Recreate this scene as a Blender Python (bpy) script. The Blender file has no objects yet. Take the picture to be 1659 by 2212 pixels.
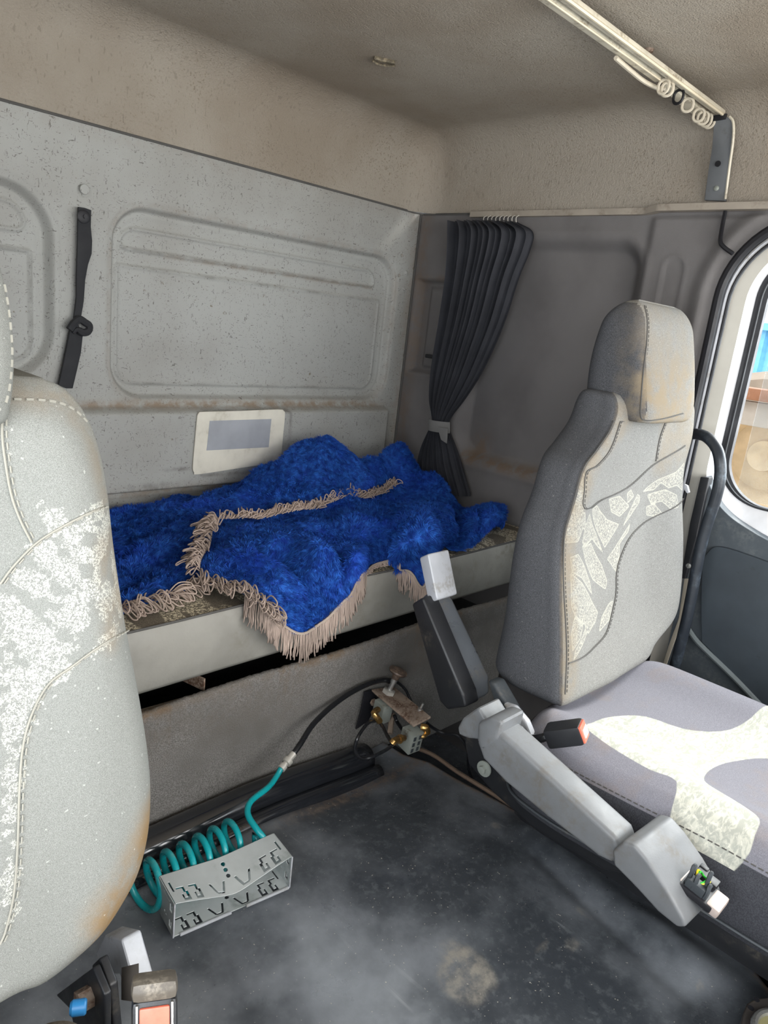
import bpy, bmesh, math, random
import numpy as np
from mathutils import Vector, Matrix
from mathutils.bvhtree import BVHTree
random.seed(4); rng = np.random.default_rng(4)
sc = bpy.context.scene
CZ = 1.6                                    # eye height above the foot-well floor

# ---------------------------------------------------------------- camera
F = 1567.845
AX = np.array([0.70373633, -0.10575089, 0.70254675])     # world X, Y, Z in camera axes (right, down, forward)
AY = np.array([-0.70177964, -0.25758633, 0.66419472])
AZ = np.array([0.11072725, -0.96045095, -0.25548668])
cd = bpy.data.cameras.new('camera'); cam = bpy.data.objects.new('camera', cd); sc.collection.objects.link(cam)
cd.sensor_fit = 'HORIZONTAL'; cd.sensor_width = 36; cd.lens = F / 1659 * 36; cd.clip_start = .02
_r = Matrix(((AX[0], -AX[1], -AX[2]), (AY[0], -AY[1], -AY[2]), (AZ[0], -AZ[1], -AZ[2]))).to_4x4()
_r.translation = (0, 0, CZ); cam.matrix_world = _r; sc.camera = cam

# ---------------------------------------------------------------- light and exposure
sc.view_settings.view_transform = 'Standard'; sc.view_settings.look = 'None'
sc.view_settings.gamma = 1; sc.view_settings.exposure = 0.35; sc.view_settings.use_curve_mapping = False
w = bpy.data.worlds.new('sky'); sc.world = w; w.use_nodes = True
bg = w.node_tree.nodes['Background']; bg.inputs[0].default_value = (.86, .93, 1, 1); bg.inputs[1].default_value = 2.8
def area(name, loc, look, sx, sy, power, col):
    l = bpy.data.lights.new(name, 'AREA'); l.shape = 'RECTANGLE'; l.size = sx; l.size_y = sy; l.energy = power; l.color = col
    o = bpy.data.objects.new(name, l); sc.collection.objects.link(o); o.location = loc
    o.rotation_euler = (Vector(look) - Vector(loc)).to_track_quat('-Z', 'Y').to_euler(); return o
area('windshield_daylight', (.9, -.97, CZ - .02), (.9, 2, CZ - .35), 2.1, .85, 29, (1, .97, .93))
area('driver_door_daylight', (-.42, .05, CZ - .1), (1.5, 1.1, CZ - .55), 1.0, .9, 15, (.92, .96, 1))
area('passenger_window_daylight', (2.42, .2, CZ - .02), (.6, .7, CZ - .6), .9, .6, 13, (.95, .98, 1))
sl = bpy.data.lights.new('sun', 'SUN'); sl.energy = 3.2; sl.angle = math.radians(14); sl.color = (1, .95, .86)
so = bpy.data.objects.new('sun', sl); sc.collection.objects.link(so)
so.rotation_euler = Vector((-.72, .16, -.66)).to_track_quat('-Z', 'Y').to_euler()

# ---------------------------------------------------------------- helpers
def ray(px, py):
    d = np.array([(px - 829.5) / F, (py - 1106) / F, 1.]); return np.array([d @ AX, d @ AY, d @ AZ])
def P(px, py, x=None, y=None, z=None, pl=None):
    """point on a plane of the cab (x, y, z or a tilted plane) seen at this pixel; heights are from eye level"""
    r = ray(px, py)
    if x is not None: return r * (x / r[0])
    if y is not None: return r * (y / r[1])
    if z is not None: return r * (z / r[2])
    p0, n = np.array(pl[0]), np.array(pl[1]); return r * ((p0 @ n) / (r @ n))
ORG = {}
def mk(name, geo, mat=None, parent=None, smooth=35, attrs=None, mats=None, fmat=None, base=None):
    V, Fc = geo; V = np.array(V, float) + (0, 0, CZ)
    if parent is None:
        o3 = np.array(base) + (0, 0, CZ) if base is not None else np.array([(V[:, 0].min() + V[:, 0].max()) / 2, (V[:, 1].min() + V[:, 1].max()) / 2, V[:, 2].min()])
        loc = o3
    else: o3 = ORG[parent.name]; loc = (0, 0, 0)
    me = bpy.data.meshes.new(name); me.from_pydata([tuple(v) for v in (V - o3)], [], [tuple(f) for f in Fc]); me.update()
    if smooth is not None:
        me.shade_smooth()
        if smooth < 180: me.set_sharp_from_angle(angle=math.radians(smooth))
    ob = bpy.data.objects.new(name, me); sc.collection.objects.link(ob); ob.location = loc
    if parent is not None: ob.parent = parent
    ORG[ob.name] = o3
    for m in (mats or [mat]): me.materials.append(m)
    if fmat is not None: me.polygons.foreach_set('material_index', fmat)
    if attrs:
        for k, a in attrs.items():
            at = me.attributes.new(k, 'FLOAT', 'POINT'); at.data.foreach_set('value', np.asarray(a, np.float32))
    return ob
def tag(o, label=None, cat=None, group=None, kind=None):
    if label: o['label'] = label
    if cat: o['category'] = cat
    if group: o['group'] = group
    if kind: o['kind'] = kind
    return o
def thing(name, loc, label, cat, group=None):
    o = bpy.data.objects.new(name, None); sc.collection.objects.link(o); l = np.array(loc, float) + (0, 0, CZ)
    o.location = l; o.empty_display_size = .05; ORG[o.name] = l; return tag(o, label, cat, group)
def struct(name, geo, mat, parent=None, **k):
    o = mk(name, geo, mat, parent, **k)
    if parent is None: o['kind'] = 'structure'
    return o
def join(gs):
    V = []; Fc = []; n = 0
    for v, f in gs:
        v = np.asarray(v, float); V.append(v); Fc += [tuple(i + n for i in q) for q in f]; n += len(v)
    return np.vstack(V), Fc
def xf(geo, M=None, t=(0, 0, 0)):
    V = np.asarray(geo[0], float)
    if M is not None: V = V @ np.array(M, float).T
    return V + np.array(t, float), geo[1]
def rotm(ax, a):
    return np.array(Matrix.Rotation(a, 3, ax))
def frame(xd, yd=None, zd=None):
    """columns = unit axes, made orthogonal"""
    xd = np.array(xd, float); xd /= np.linalg.norm(xd)
    h = np.array(zd if zd is not None else (0, 0, 1), float)
    y = np.cross(h, xd); y /= np.linalg.norm(y); z = np.cross(xd, y); return np.array([xd, y, z]).T
def bx(sx, sy, sz, c=(0, 0, 0), bev=0, M=None, seg=2):
    bm = bmesh.new(); bmesh.ops.create_cube(bm, size=1, matrix=Matrix.Diagonal((sx, sy, sz, 1)))
    if bev: bmesh.ops.bevel(bm, geom=bm.edges[:], offset=bev, segments=seg, profile=.6, affect='EDGES', clamp_overlap=True)
    V = np.array([v.co[:] for v in bm.verts]); bm.verts.index_update(); Fc = [tuple(v.index for v in f.verts) for f in bm.faces]; bm.free()
    return xf((V, Fc), M, c)
def cr(pts, n=8, closed=False):
    """Catmull-Rom through points"""
    p = np.array(pts, float); out = []
    N = len(p); m = N if closed else N - 1
    for i in range(m):
        a = p[(i - 1) % N] if closed or i else 2 * p[0] - p[1]; b = p[i]; c = p[(i + 1) % N]
        d = p[(i + 2) % N] if closed or i + 2 < N else 2 * p[-1] - p[-2]
        for k in range(n):
            t = k / n; out.append(.5 * (2 * b + (c - a) * t + (2 * a - 5 * b + 4 * c - d) * t * t + (3 * b - a - 3 * c + d) * t ** 3))
    if not closed: out.append(p[-1])
    return np.array(out)
def tube(pts, r, seg=8, closed=False, cap=True, flat=1., up=None):
    p = np.array(pts, float); N = len(p); rr = np.full(N, r) if np.isscalar(r) else np.array(r)
    T = (np.roll(p, -1, 0) - np.roll(p, 1, 0)) if closed else np.gradient(p, axis=0)
    T /= np.linalg.norm(T, axis=1)[:, None] + 1e-12
    u = np.array(up if up is not None else (0, 0, 1.)); 
    if up is None and abs(T[0] @ u) > .9: u = np.array((1., 0, 0))
    V = []
    for i in range(N):
        if up is None or abs(T[i] @ np.array(up)) > .99: pass
        else: u = np.array(up, float)
        u = u - T[i] * (u @ T[i]); u /= np.linalg.norm(u) + 1e-12; s = np.cross(T[i], u)
        for k in range(seg):
            a = 2 * math.pi * k / seg; V.append(p[i] + rr[i] * (math.cos(a) * s + math.sin(a) * u * flat))
    Fc = []
    for i in range(N if closed else N - 1):
        j = (i + 1) % N
        for k in range(seg): Fc.append((i * seg + k, i * seg + (k + 1) % seg, j * seg + (k + 1) % seg, j * seg + k))
    if cap and not closed: Fc += [tuple(range(seg))[::-1], tuple((N - 1) * seg + k for k in range(seg))]
    return np.array(V), Fc
def lathe(prof, seg=24, M=None, t=(0, 0, 0), caps=True):
    """prof: (radius, height) list about local z"""
    V = []; n = len(prof)
    for r, h in prof:
        for k in range(seg): a = 2 * math.pi * k / seg; V.append((r * math.cos(a), r * math.sin(a), h))
    Fc = [(i * seg + k, i * seg + (k + 1) % seg, (i + 1) * seg + (k + 1) % seg, (i + 1) * seg + k) for i in range(n - 1) for k in range(seg)]
    if caps: Fc += [tuple(range(seg))[::-1], tuple((n - 1) * seg + k for k in range(seg))]
    return xf((np.array(V), Fc), M, t)
def grid(A, closed_u=False):
    """A: (n, m, 3) array of points"""
    n, m = A.shape[:2]; Fc = []
    for i in range(n if closed_u else n - 1):
        for j in range(m - 1):
            k = (i + 1) % n; Fc.append((i * m + j, i * m + j + 1, k * m + j + 1, k * m + j))
    return A.reshape(-1, 3), Fc
def prism(poly, d):
    """polygon of 3-D points pushed along d"""
    p = np.array(poly, float); n = len(p); V = np.vstack([p, p + np.array(d, float)])
    return V, [tuple(range(n))[::-1], tuple(range(n, 2 * n))] + [(i, (i + 1) % n, n + (i + 1) % n, n + i) for i in range(n)]
def bprism(poly, d, bev, seg=3):
    V, Fc = prism(poly, d); bm = bmesh.new(); vs = [bm.verts.new(v) for v in V]
    for f in Fc: bm.faces.new([vs[i] for i in f])
    bmesh.ops.recalc_face_normals(bm, faces=bm.faces[:])
    bmesh.ops.bevel(bm, geom=bm.edges[:], offset=bev, segments=seg, profile=.6, affect='EDGES', clamp_overlap=True)
    bm.verts.index_update(); r = np.array([v.co[:] for v in bm.verts]), [tuple(v.index for v in f.verts) for f in bm.faces]; bm.free(); return r
def ring_plate(outer, inner, d):
    """plate between two closed loops of equal count"""
    o = np.array(outer, float); i = np.array(inner, float); n = len(o); d = np.array(d, float)
    V = np.vstack([o, i, o + d, i + d]); Fc = []
    for k in range(n):
        j = (k + 1) % n
        Fc += [(k, j, n + j, n + k), (2 * n + k, 3 * n + k, 3 * n + j, 2 * n + j), (k, 2 * n + k, 2 * n + j, j), (n + k, n + j, 3 * n + j, 3 * n + k)]
    return V, Fc
def sd_rr(x, y, x0, x1, y0, y1, r):
    """signed distance to a rounded rectangle (negative inside)"""
    cx, cy = (x0 + x1) / 2, (y0 + y1) / 2; qx = np.abs(x - cx) - (x1 - x0) / 2 + r; qy = np.abs(y - cy) - (y1 - y0) / 2 + r
    return np.hypot(np.maximum(qx, 0), np.maximum(qy, 0)) + np.minimum(np.maximum(qx, qy), 0) - r
def sstep(a, b, x):
    t = np.clip((x - a) / (b - a), 0, 1); return t * t * (3 - 2 * t)
def sd_poly(X, Y, poly):
    """signed distance to polygon, positive inside"""
    X = np.asarray(X, float); Y = np.asarray(Y, float); d = np.full(X.shape, 1e9); ins = np.zeros(X.shape, bool); n = len(poly)
    for i in range(n):
        ax, ay = poly[i]; bx_, by = poly[(i + 1) % n]; ex, ey = bx_ - ax, by - ay
        t = np.clip(((X - ax) * ex + (Y - ay) * ey) / (ex * ex + ey * ey + 1e-12), 0, 1)
        d = np.minimum(d, np.hypot(X - ax - t * ex, Y - ay - t * ey))
        c = ((ay > Y) != (by > Y)) & (X < (bx_ - ax) * (Y - ay) / (by - ay + 1e-12) + ax); ins ^= c
    return np.where(ins, d, -d)

# ---------------------------------------------------------------- materials
def srgb(h):
    c = [int(h[i:i + 2], 16) / 255 for i in (0, 2, 4)]; return tuple((x / 12.92 if x <= .04045 else ((x + .055) / 1.055) ** 2.4) for x in c) + (1,)
class NT:
    def __init__(s, name):
        s.m = bpy.data.materials.new(name); s.m.use_nodes = True; s.t = s.m.node_tree; s.b = s.t.nodes['Principled BSDF']; s.co = s.t.nodes.new('ShaderNodeTexCoord').outputs['Object']
    def n(s, typ, **k):
        x = s.t.nodes.new('ShaderNode' + typ)
        for a, v in k.items(): setattr(x, a, v)
        return x
    def put(s, sock, v):
        if hasattr(v, 'default_value') or isinstance(v, bpy.types.NodeSocket): s.t.links.new(v, sock)
        else: sock.default_value = v
    def noise(s, scale, detail=3, rough=.55, co=None, stretch=None, dist=0):
        c = co or s.co
        if stretch: mp = s.n('Mapping'); s.t.links.new(c, mp.inputs[0]); mp.inputs['Scale'].default_value = stretch; c = mp.outputs[0]
        x = s.n('TexNoise'); s.t.links.new(c, x.inputs['Vector']); x.inputs['Scale'].default_value = scale; x.inputs['Detail'].default_value = detail; x.inputs['Roughness'].default_value = rough; x.inputs['Distortion'].default_value = dist
        return x.outputs['Fac']
    def ramp(s, fac, a, b, c0=0., c1=1.):
        x = s.n('MapRange'); x.clamp = True; x.interpolation_type = 'SMOOTHSTEP'; s.put(x.inputs[0], fac)
        for i, v in zip((1, 2, 3, 4), (a, b, c0, c1)): x.inputs[i].default_value = v
        return x.outputs[0]
    def mix(s, f, a, b, mode='MIX'):
        x = s.n('MixRGB', blend_type=mode); s.put(x.inputs[0], f); s.put(x.inputs[1], a); s.put(x.inputs[2], b); return x.outputs[0]
    def math(s, op, a, b=0.):
        x = s.n('Math', operation=op); s.put(x.inputs[0], a); s.put(x.inputs[1], b); return x.outputs[0]
    def attr(s, name):
        x = s.n('Attribute'); x.attribute_name = name; return x.outputs['Fac']
    def bump(s, h, strength=.3, dist=.002):
        x = s.n('Bump'); x.inputs['Strength'].default_value = strength; x.inputs['Distance'].default_value = dist; s.put(x.inputs['Height'], h)
        if s.b.inputs['Normal'].is_linked: s.t.links.new(s.b.inputs['Normal'].links[0].from_socket, x.inputs['Normal'])
        s.t.links.new(x.outputs[0], s.b.inputs['Normal'])
    def fin(s, col, rough=.6, metal=0., spec=.5):
        s.put(s.b.inputs['Base Color'], col); s.put(s.b.inputs['Roughness'], rough); s.b.inputs['Metallic'].default_value = metal; s.b.inputs['Specular IOR Level'].default_value = spec
        return s.m
def plain(name, h, rough=.5, metal=0., var=.12, dirt=None, dscale=14, bump=.15, bscale=300, spec=.5, dth=(.5, .7)):
    m = NT(name); c = srgb(h); d = tuple(x * (1 - var * 1.6) for x in c[:3]) + (1,)
    col = m.mix(m.ramp(m.noise(9, 4), .3, .7), c, d)
    if dirt: col = m.mix(m.math('MULTIPLY', m.ramp(m.noise(dscale, 6, .65), *dth), m.ramp(m.noise(dscale * 9, 3), .3, .6)), col, srgb(dirt))
    if bump: m.bump(m.noise(bscale, 2), bump, .001)
    return m.fin(col, m.ramp(m.noise(20, 4), .2, .8, max(rough - .08, .02), min(rough + .1, 1)), metal, spec)

def headliner_mat():
    m = NT('headliner_fleece')
    col = m.mix(m.ramp(m.noise(2.2, 4), .35, .7), srgb('a69e92'), srgb('968b7d'))
    col = m.mix(m.math('MULTIPLY', m.ramp(m.noise(170, 2, .5), .58, .68), m.ramp(m.noise(5, 3), .35, .75)), col, srgb('857b6d'))
    col = m.mix(m.math('MULTIPLY', m.ramp(m.noise(120, 1, .5, stretch=(1, 1, .35)), .64, .72), .30), col, srgb('6b655b'))
    m.bump(m.noise(240, 3, .65), .8, .004); m.bump(m.noise(110, 2, .6, stretch=(1, 1, .4)), .35, .004)
    return m.fin(col, .95, 0, .15)
def panel_mat():
    m = NT('grained_wall_plastic')
    col = m.mix(m.ramp(m.noise(2.6, 4), .35, .7), srgb('a9aaa6'), srgb('9c9b96'))
    fl = m.ramp(m.noise(230, 2, .5, stretch=(1, 1, .32), dist=1.2), .655, .69); fl2 = m.ramp(m.noise(160, 1, .5, stretch=(.4, .4, 1), dist=2), .68, .71)
    col = m.mix(m.math('MULTIPLY', m.math('MAXIMUM', fl, fl2), .8), col, srgb('66645f'))
    col = m.mix(m.math('MULTIPLY', m.ramp(m.noise(60, 4, .6), .64, .74), m.ramp(m.noise(4, 2), .45, .65)), col, srgb('77705f'))
    rust = m.math('MULTIPLY', m.attr('rust'), m.ramp(m.noise(26, 5, .65), .32, .62))
    col = m.mix(rust, col, srgb('85715c'))
    col = m.mix(m.math('MULTIPLY', m.attr('grime_rib_dark'), m.ramp(m.noise(30, 4, .6), .25, .7)), col, srgb('55514b'))
    m.bump(m.noise(330, 3, .6), .32, .002)
    return m.fin(col, .62, 0, .3)
def side_mat():
    m = NT('carpeted_side_panel')
    col = m.mix(m.ramp(m.noise(3, 4), .35, .7), srgb('7a7776'), srgb('6b6867'))
    rust = m.math('MULTIPLY', m.attr('rust'), m.ramp(m.noise(20, 5, .65), .3, .6))
    col = m.mix(rust, col, srgb('756454'))
    m.bump(m.noise(400, 3, .6), .4, .002)
    return m.fin(col, .9, 0, .2)
def weave(name, base, dark, pale='c9c6b4', dust='8a7c66', patfine=95, lint=.5, fine=700, shard=True, grow=.002, patk=.8):
    """tight woven upholstery; 'pat' > 0 marks where the woven shards are, 'dust' the soiled places"""
    m = NT(name); b = srgb(base)
    col = m.mix(m.ramp(m.noise(fine, 1, .5), .35, .65), b, srgb(dark))
    verm = m.ramp(m.noise(patfine, 1, .5, dist=1.2), .47, .54); edge = m.ramp(m.attr('pat'), -grow, -grow + .0012)
    rim = m.math('MULTIPLY', edge, m.ramp(m.attr('pat'), .002 - grow, .0038 - grow, 1, 0))
    if not shard: edge = m.ramp(m.math('ADD', m.attr('pat'), m.math('MULTIPLY', m.math('SUBTRACT', m.noise(70, 2, .6), .5), .05)), -.002, .0); rim = 0.
    pt = m.math('MULTIPLY', edge, m.math('MAXIMUM', verm, rim))
    col = m.mix(m.math('MULTIPLY', pt, patk), col, srgb(pale))
    col = m.mix(m.math('MULTIPLY', m.attr('dust'), m.ramp(m.noise(22, 5, .65), .25, .65)), col, srgb(dust))
    col = m.mix(m.math('MULTIPLY', m.ramp(m.noise(170, 1, .4), .745, .765), lint), col, srgb('d6d4cc'))
    m.bump(m.noise(fine, 2, .6), .5, .0015); m.bump(m.noise(18, 3), .15, .01)
    return m.fin(col, .92, 0, .2)
def pale_panel():
    m = NT('pale_seat_cloth')
    st = m.noise(46, 4, .6, stretch=(1, 1.6, 1), dist=1.5)
    col = m.mix(m.ramp(st, .42, .62), srgb('a9aaa1'), srgb('d8d6c8')); col = m.mix(m.ramp(m.noise(120, 3, .6, stretch=(.35, 1, 1)), .5, .62), col, srgb('8f918b'))
    m.bump(m.noise(300, 3), .3, .002); return m.fin(col, .85, 0, .2)
def rubber_mat():
    m = NT('black_rubber_floor_mat')
    col = m.mix(m.ramp(m.noise(2.4, 6, .62), .38, .68), srgb('383c41'), srgb('7c8085'))
    col = m.mix(m.math('MULTIPLY', m.ramp(m.noise(60, 4, .7), .5, .68), .30), col, srgb('6e7376'))
    sc_ = m.math('MULTIPLY', m.ramp(m.noise(26, 3, .6, stretch=(1, .12, 1), dist=.6), .62, .70), m.ramp(m.noise(5, 2), .45, .6))
    col = m.mix(m.math('MULTIPLY', sc_, .45), col, srgb('8d9193'))
    col = m.mix(m.ramp(m.noise(210, 1, .4), .755, .77), col, srgb('a5a298'))
    col = m.mix(m.math('MULTIPLY', m.attr('rust'), m.ramp(m.noise(60, 5, .7), .35, .6)), col, srgb('75604c'))
    col = m.mix(m.math('MULTIPLY', m.attr('stain'), m.ramp(m.noise(30, 5, .7), .3, .7)), col, srgb('8e897f'))
    m.bump(m.noise(30, 4, .6), .25, .004); m.bump(m.noise(240, 2), .15, .001)
    return m.fin(col, m.ramp(m.noise(8, 5, .65), .3, .7, .26, .50), 0, .6)
def carpet_mat():
    m = NT('grey_felt_carpet')
    col = m.mix(m.ramp(m.noise(420, 3, .7), .35, .65), srgb('96938f'), srgb('6c6965')); col = m.mix(m.ramp(m.noise(5, 4, .6), .4, .7), col, srgb('75726d'))
    col = m.mix(m.math('MULTIPLY', m.attr('rust'), m.ramp(m.noise(40, 5, .7), .3, .6)), col, srgb('7d6852'))
    m.bump(m.noise(300, 4, .7), .9, .005); return m.fin(col, .98, 0, .1)

M_HEAD, M_PANEL, M_SIDE, M_RUBBER, M_CARPET = headliner_mat(), panel_mat(), side_mat(), rubber_mat(), carpet_mat()
M_BLACK = plain('black_plastic', '222326', .42, dirt='5c564c', dth=(.55, .8))
M_DARKGREY = plain('dark_grey_plastic', '3b4044', .55, dirt='55534f')
M_DOOR = plain('slate_door_plastic', '454c52', .6, dirt='5b6062', dth=(.45, .75))
M_GREY = plain('grey_armrest_plastic', '737577', .5, dirt='64605a', dth=(.45, .7))
M_LGREY = plain('pale_grey_plastic', 'b9bbc0', .38, dirt='8f8c86')
M_CREAM = plain('cream_painted_steel', 'd3cfc4', .4, var=.05)
M_WHITE = plain('skylit_white_steel', 'eeeef0', .35)
M_ALU = plain('off_white_rail', 'e2dac6', .42, dirt='8a7c68')
M_RBLACK = plain('black_rubber', '1a1a1f', .5)
M_STEEL = plain('galvanised_steel', 'c3c8c7', .42, .3, dirt='8d9490', dscale=8)
M_ZINC = plain('zinc_block', '9a9f97', .5, .2, dirt='6b665a')
M_RUSTY = plain('rust_filmed_steel', '9b8a7b', .6, .1, dirt='5f4636', dscale=20, dth=(.42, .6))
M_BRASS = plain('brass', 'c09a5f', .3, .9, dirt='7a5a3c')
M_BOLT = plain('bright_steel', 'c9c9c6', .3, .85, dirt='8a867c')
M_TEAL = plain('teal_nylon_hose', '0f9aa0', .28, dirt='6fa59f', dth=(.5, .75), bump=.03)
M_HOSE = plain('black_hose', '1b1c1f', .3, bump=.03)
M_BRACKET = plain('slate_bracket_paint', '74777a', .5, dirt='5c5a57')
M_SEAM = plain('pale_stitching', 'a09d92', .9, bump=.2)
M_DSEAM = plain('dark_stitching', '5a5855', .9)
M_RED = plain('orange_release_button', 'e9745c', .4, dirt='b35a48')
M_BLUE = plain('blue_cap', '2f7fb8', .4)
M_CURT = plain('charcoal_curtain_cloth', '45464b', .95, var=.15, bump=.5, bscale=900, spec=.1)
M_TIE = plain('grey_tieback_cloth', '8a8987', .95, bump=.4, bscale=900, spec=.1)
M_STRAP = plain('black_webbing', '2a2b2e', .8, bump=.5, bscale=700)
M_CARD = plain('yellowed_white_plastic', 'e4dfd0', .4, dirt='b3aa95', dscale=9)
M_LABEL = plain('faded_grey_label', 'a9acb2', .5)
M_FRINGE = plain('taupe_fringe_cord', 'bda99c', .75, var=.25, spec=.25)
M_BLACKHOLE = plain('dark_cavity_shade', '131313', .9)  # near-black colour stands in for the shade inside hollows

# ================================================================ STRUCTURE
XW, YB, XL, YF, ZS, ZC, ZF = 2.13, 2.0, -.40, -1.0, .392, .655, -1.6
struct('floor', bx(XW - XL + .2, YB - YF + .2, .05, ((XW + XL) / 2, (YB + YF) / 2, ZF - .025)), M_RUBBER, attrs={'rust': np.zeros(8), 'stain': np.zeros(8)})
# headliner: inside of a box with soft corners, open at the front for the windshield
bm = bmesh.new(); bmesh.ops.create_cube(bm, size=1, matrix=Matrix.Translation(((XW + XL) / 2, (YB + YF) / 2, (ZS + ZC) / 2 - .3)) @ Matrix.Diagonal((XW - XL, YB - YF, ZC - ZS + .6, 1)))
e = [x for x in bm.edges if all(v.co.z > 0 for v in x.verts) or abs(x.verts[0].co.z - x.verts[1].co.z) > .1]
bmesh.ops.bevel(bm, geom=e, offset=.12, segments=14, profile=.5, affect='EDGES')
bmesh.ops.bisect_plane(bm, geom=bm.verts[:] + bm.edges[:] + bm.faces[:], plane_co=(0, 0, ZS), plane_no=(0, 0, -1), clear_outer=True)
bmesh.ops.delete(bm, geom=[f for f in bm.faces if f.calc_center_median().y < YF + .02], context='FACES')
bmesh.ops.recalc_face_normals(bm, faces=bm.faces[:]); bmesh.ops.reverse_faces(bm, faces=bm.faces[:]); bm.verts.index_update()
hg = np.array([v.co[:] for v in bm.verts]), [tuple(v.index for v in f.verts) for f in bm.faces]; bm.free()
# the back slopes out a little to the seam, the corner stays soft
V = hg[0]; sel = V[:, 1] > YB - .3; V[sel, 1] -= 0
struct('ceiling', hg, M_HEAD, smooth=180)
# outer skin keeps stray light out
struct('wall_outer', join([bx(XW - XL + .5, YB - YF + .1, .03, ((XW + XL) / 2, (YB + YF) / 2, ZC + .06)), bx(XW - XL + .5, .03, 3, ((XW + XL) / 2, YB + .16, -.5))]), M_BLACK)

# back wall
xs = np.concatenate([np.arange(XL, .62, .02), np.arange(.62, XW + .001, .0042)]); xs[-1] = XW
zs = np.concatenate([np.arange(-.66, ZS, .0042), [ZS]]); GX, GZ = np.meshgrid(xs, zs, indexing='ij')
h = np.zeros_like(GX)
def recess(g, sd, d, wdt=.016): g -= d * sstep(.0, -wdt, sd) + .0035 * np.exp(-((sd - .002) / .006) ** 2) - .003 * np.exp(-((sd + wdt + .006) / .007) ** 2)
def rib(g, sd, a=.008, s=.0042): g += a * np.exp(-(sd / s) ** 2)
recess(h, sd_rr(GX, GZ, .932, 2.04, -.31, .226, .105), .030, .020)
recess(h, sd_rr(GX, GZ, -.34, .79, -.262, .232, .135), .036, .028)
rib(h, np.maximum(sd_rr(GX, GZ, .965, 1.95, .108, .163, .026), sd_rr(GX, GZ, .965, 1.95, .0, .163, .05)))
sdi = np.maximum(sd_rr(GX, GZ, .958, 1.982, -.262, .3, .055), sd_rr(GX, GZ, .958, 1.982, -.5, .062, .008)); rib(h, sdi); h += .004 * sstep(0, -.006, sdi)
rib(h, np.maximum(sd_rr(GX, GZ, -.2, .722, .112, .178, .026), sd_rr(GX, GZ, -.2, .722, .0, .178, .05)))
sdj = np.maximum(sd_rr(GX, GZ, -.2, .735, -.21, .3, .055), sd_rr(GX, GZ, -.2, .735, -.5, .066, .008)); rib(h, sdj)
lm = sstep(2.05, 2.035, GX)
h += lm * (.038 * sstep(-.322, -.345, GZ) - .055 * sstep(-.574, -.584, GZ)) + .004 * np.exp(-((GZ + .60) / .006) ** 2)
h -= .005 * np.exp(-(np.hypot(GX - .859, GZ - .234) - .0135) ** 2 / .003 ** 2)
h += .006 * sstep(.001, -.001, np.hypot(GX - 2.085, GZ - .175) - .007) + .006 * sstep(.001, -.001, np.hypot(GX - 2.083, GZ - .115) - .006)
A = np.stack([GX, YB - h, GZ], -1)
rust = .75 * np.exp(-((GZ + .322) / .012) ** 2) * sstep(.7, .9, GX) * sstep(2.13, 1.9, GX) + .45 * np.exp(-((GZ - .104) / .006) ** 2) * (GX > 1.1) * (GX < 1.95) \
    + .22 * np.exp(-(sd_rr(GX, GZ, .932, 2.04, -.31, .226, .105) / .012) ** 2) + .6 * np.exp(-((GZ + .59) / .02) ** 2)
rust += .15 * np.exp(-((GZ - .39) / .03) ** 2) + .4 * np.exp(-((GX - 2.13) / .04) ** 2)
gr = .8 * np.exp(-(((GX - 1.135) / .04) ** 2 + ((GZ + .515) / .006) ** 2)) + .7 * np.exp(-(((GX - 1.06) / .08) ** 2 + ((GZ + .565) / .012) ** 2)) + .55 * np.exp(-((GZ + .578) / .006) ** 2)
gr += .6 * np.exp(-((sd_rr(GX, GZ, 1.214, 1.555, -.537, -.342, .012) - .004) / .006) ** 2)
gr += .5 * np.exp(-(sdi / .004) ** 2) * (.5 + .5 * np.sin(GX * 31)) + .45 * np.exp(-(sdj / .004) ** 2) + .5 * np.exp(-((GZ - .108) / .004) ** 2) * (GX > .97) * (GX < 1.94)  # rib lines darkened in the colour to bring out their relief
struct('wall_back', grid(A), M_PANEL, smooth=180, attrs={'rust': rust.ravel().clip(0, 1), 'grime_rib_dark': gr.ravel().clip(0, 1)})
struct('trim_1', tube([(XL, YB - .004, ZS), (1.0, YB - .004, ZS), (XW - .03, YB - .004, ZS), (XW - .005, YB - .02, ZS - .001), (XW - .004, 1.75, ZS - .002)], .0036, 6), M_DSEAM)
struct('trim_2', tube([(XW - .004, YB - .004, ZS), (XW - .004, YB - .004, -.66)], .0042, 6), M_DSEAM)

# right wall with the door opening
OP = (-.75, .840, -1.45, .376, .22)
ys = np.arange(YF, YB + .001, .0075); ys[-1] = YB; zs = np.arange(ZF, ZS + .001, .0075); zs[-1] = ZS
GY, GZ = np.meshgrid(ys, zs, indexing='ij'); g = np.zeros_like(GY)
sr = sd_rr(GY, GZ, 1.075, 1.71, -.475, .318, .10); g -= .045 * sstep(0, -.05, sr) - .004 * np.exp(-((sr - .012) / .012) ** 2)
pm = sstep(1.085, 1.055, GY) * (GZ < .37); g += .014 * pm
so_ = sd_rr(GY, GZ, .945, 1.012, -1.2, .262, .03); g += .0035 * np.exp(-(so_ / .004) ** 2) - .003 * sstep(0, -.008, so_)
sd = sd_rr(GY, GZ, *OP); g += .018 * sstep(.085, .035, sd) * (GZ > -1.2)
g -= .012 * sstep(.034, .022, sd)
ss = sd_rr(GY, GZ, 1.80, 1.985, -.19, .166, .012); g -= .03 * sstep(0, -.02, ss)
sb = sd_rr(GY, GZ, 1.83, 1.925, -.165, .14, .008); g += .014 * sstep(0, -.012, sb)
g -= .05 * sstep(-.19, -.21, GZ) * sstep(1.86, 1.9, GY) * sstep(-.5, -.3, GZ) * 0
A = np.stack([XW - g, GY, GZ], -1); n, m = GY.shape; keep = []
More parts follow.
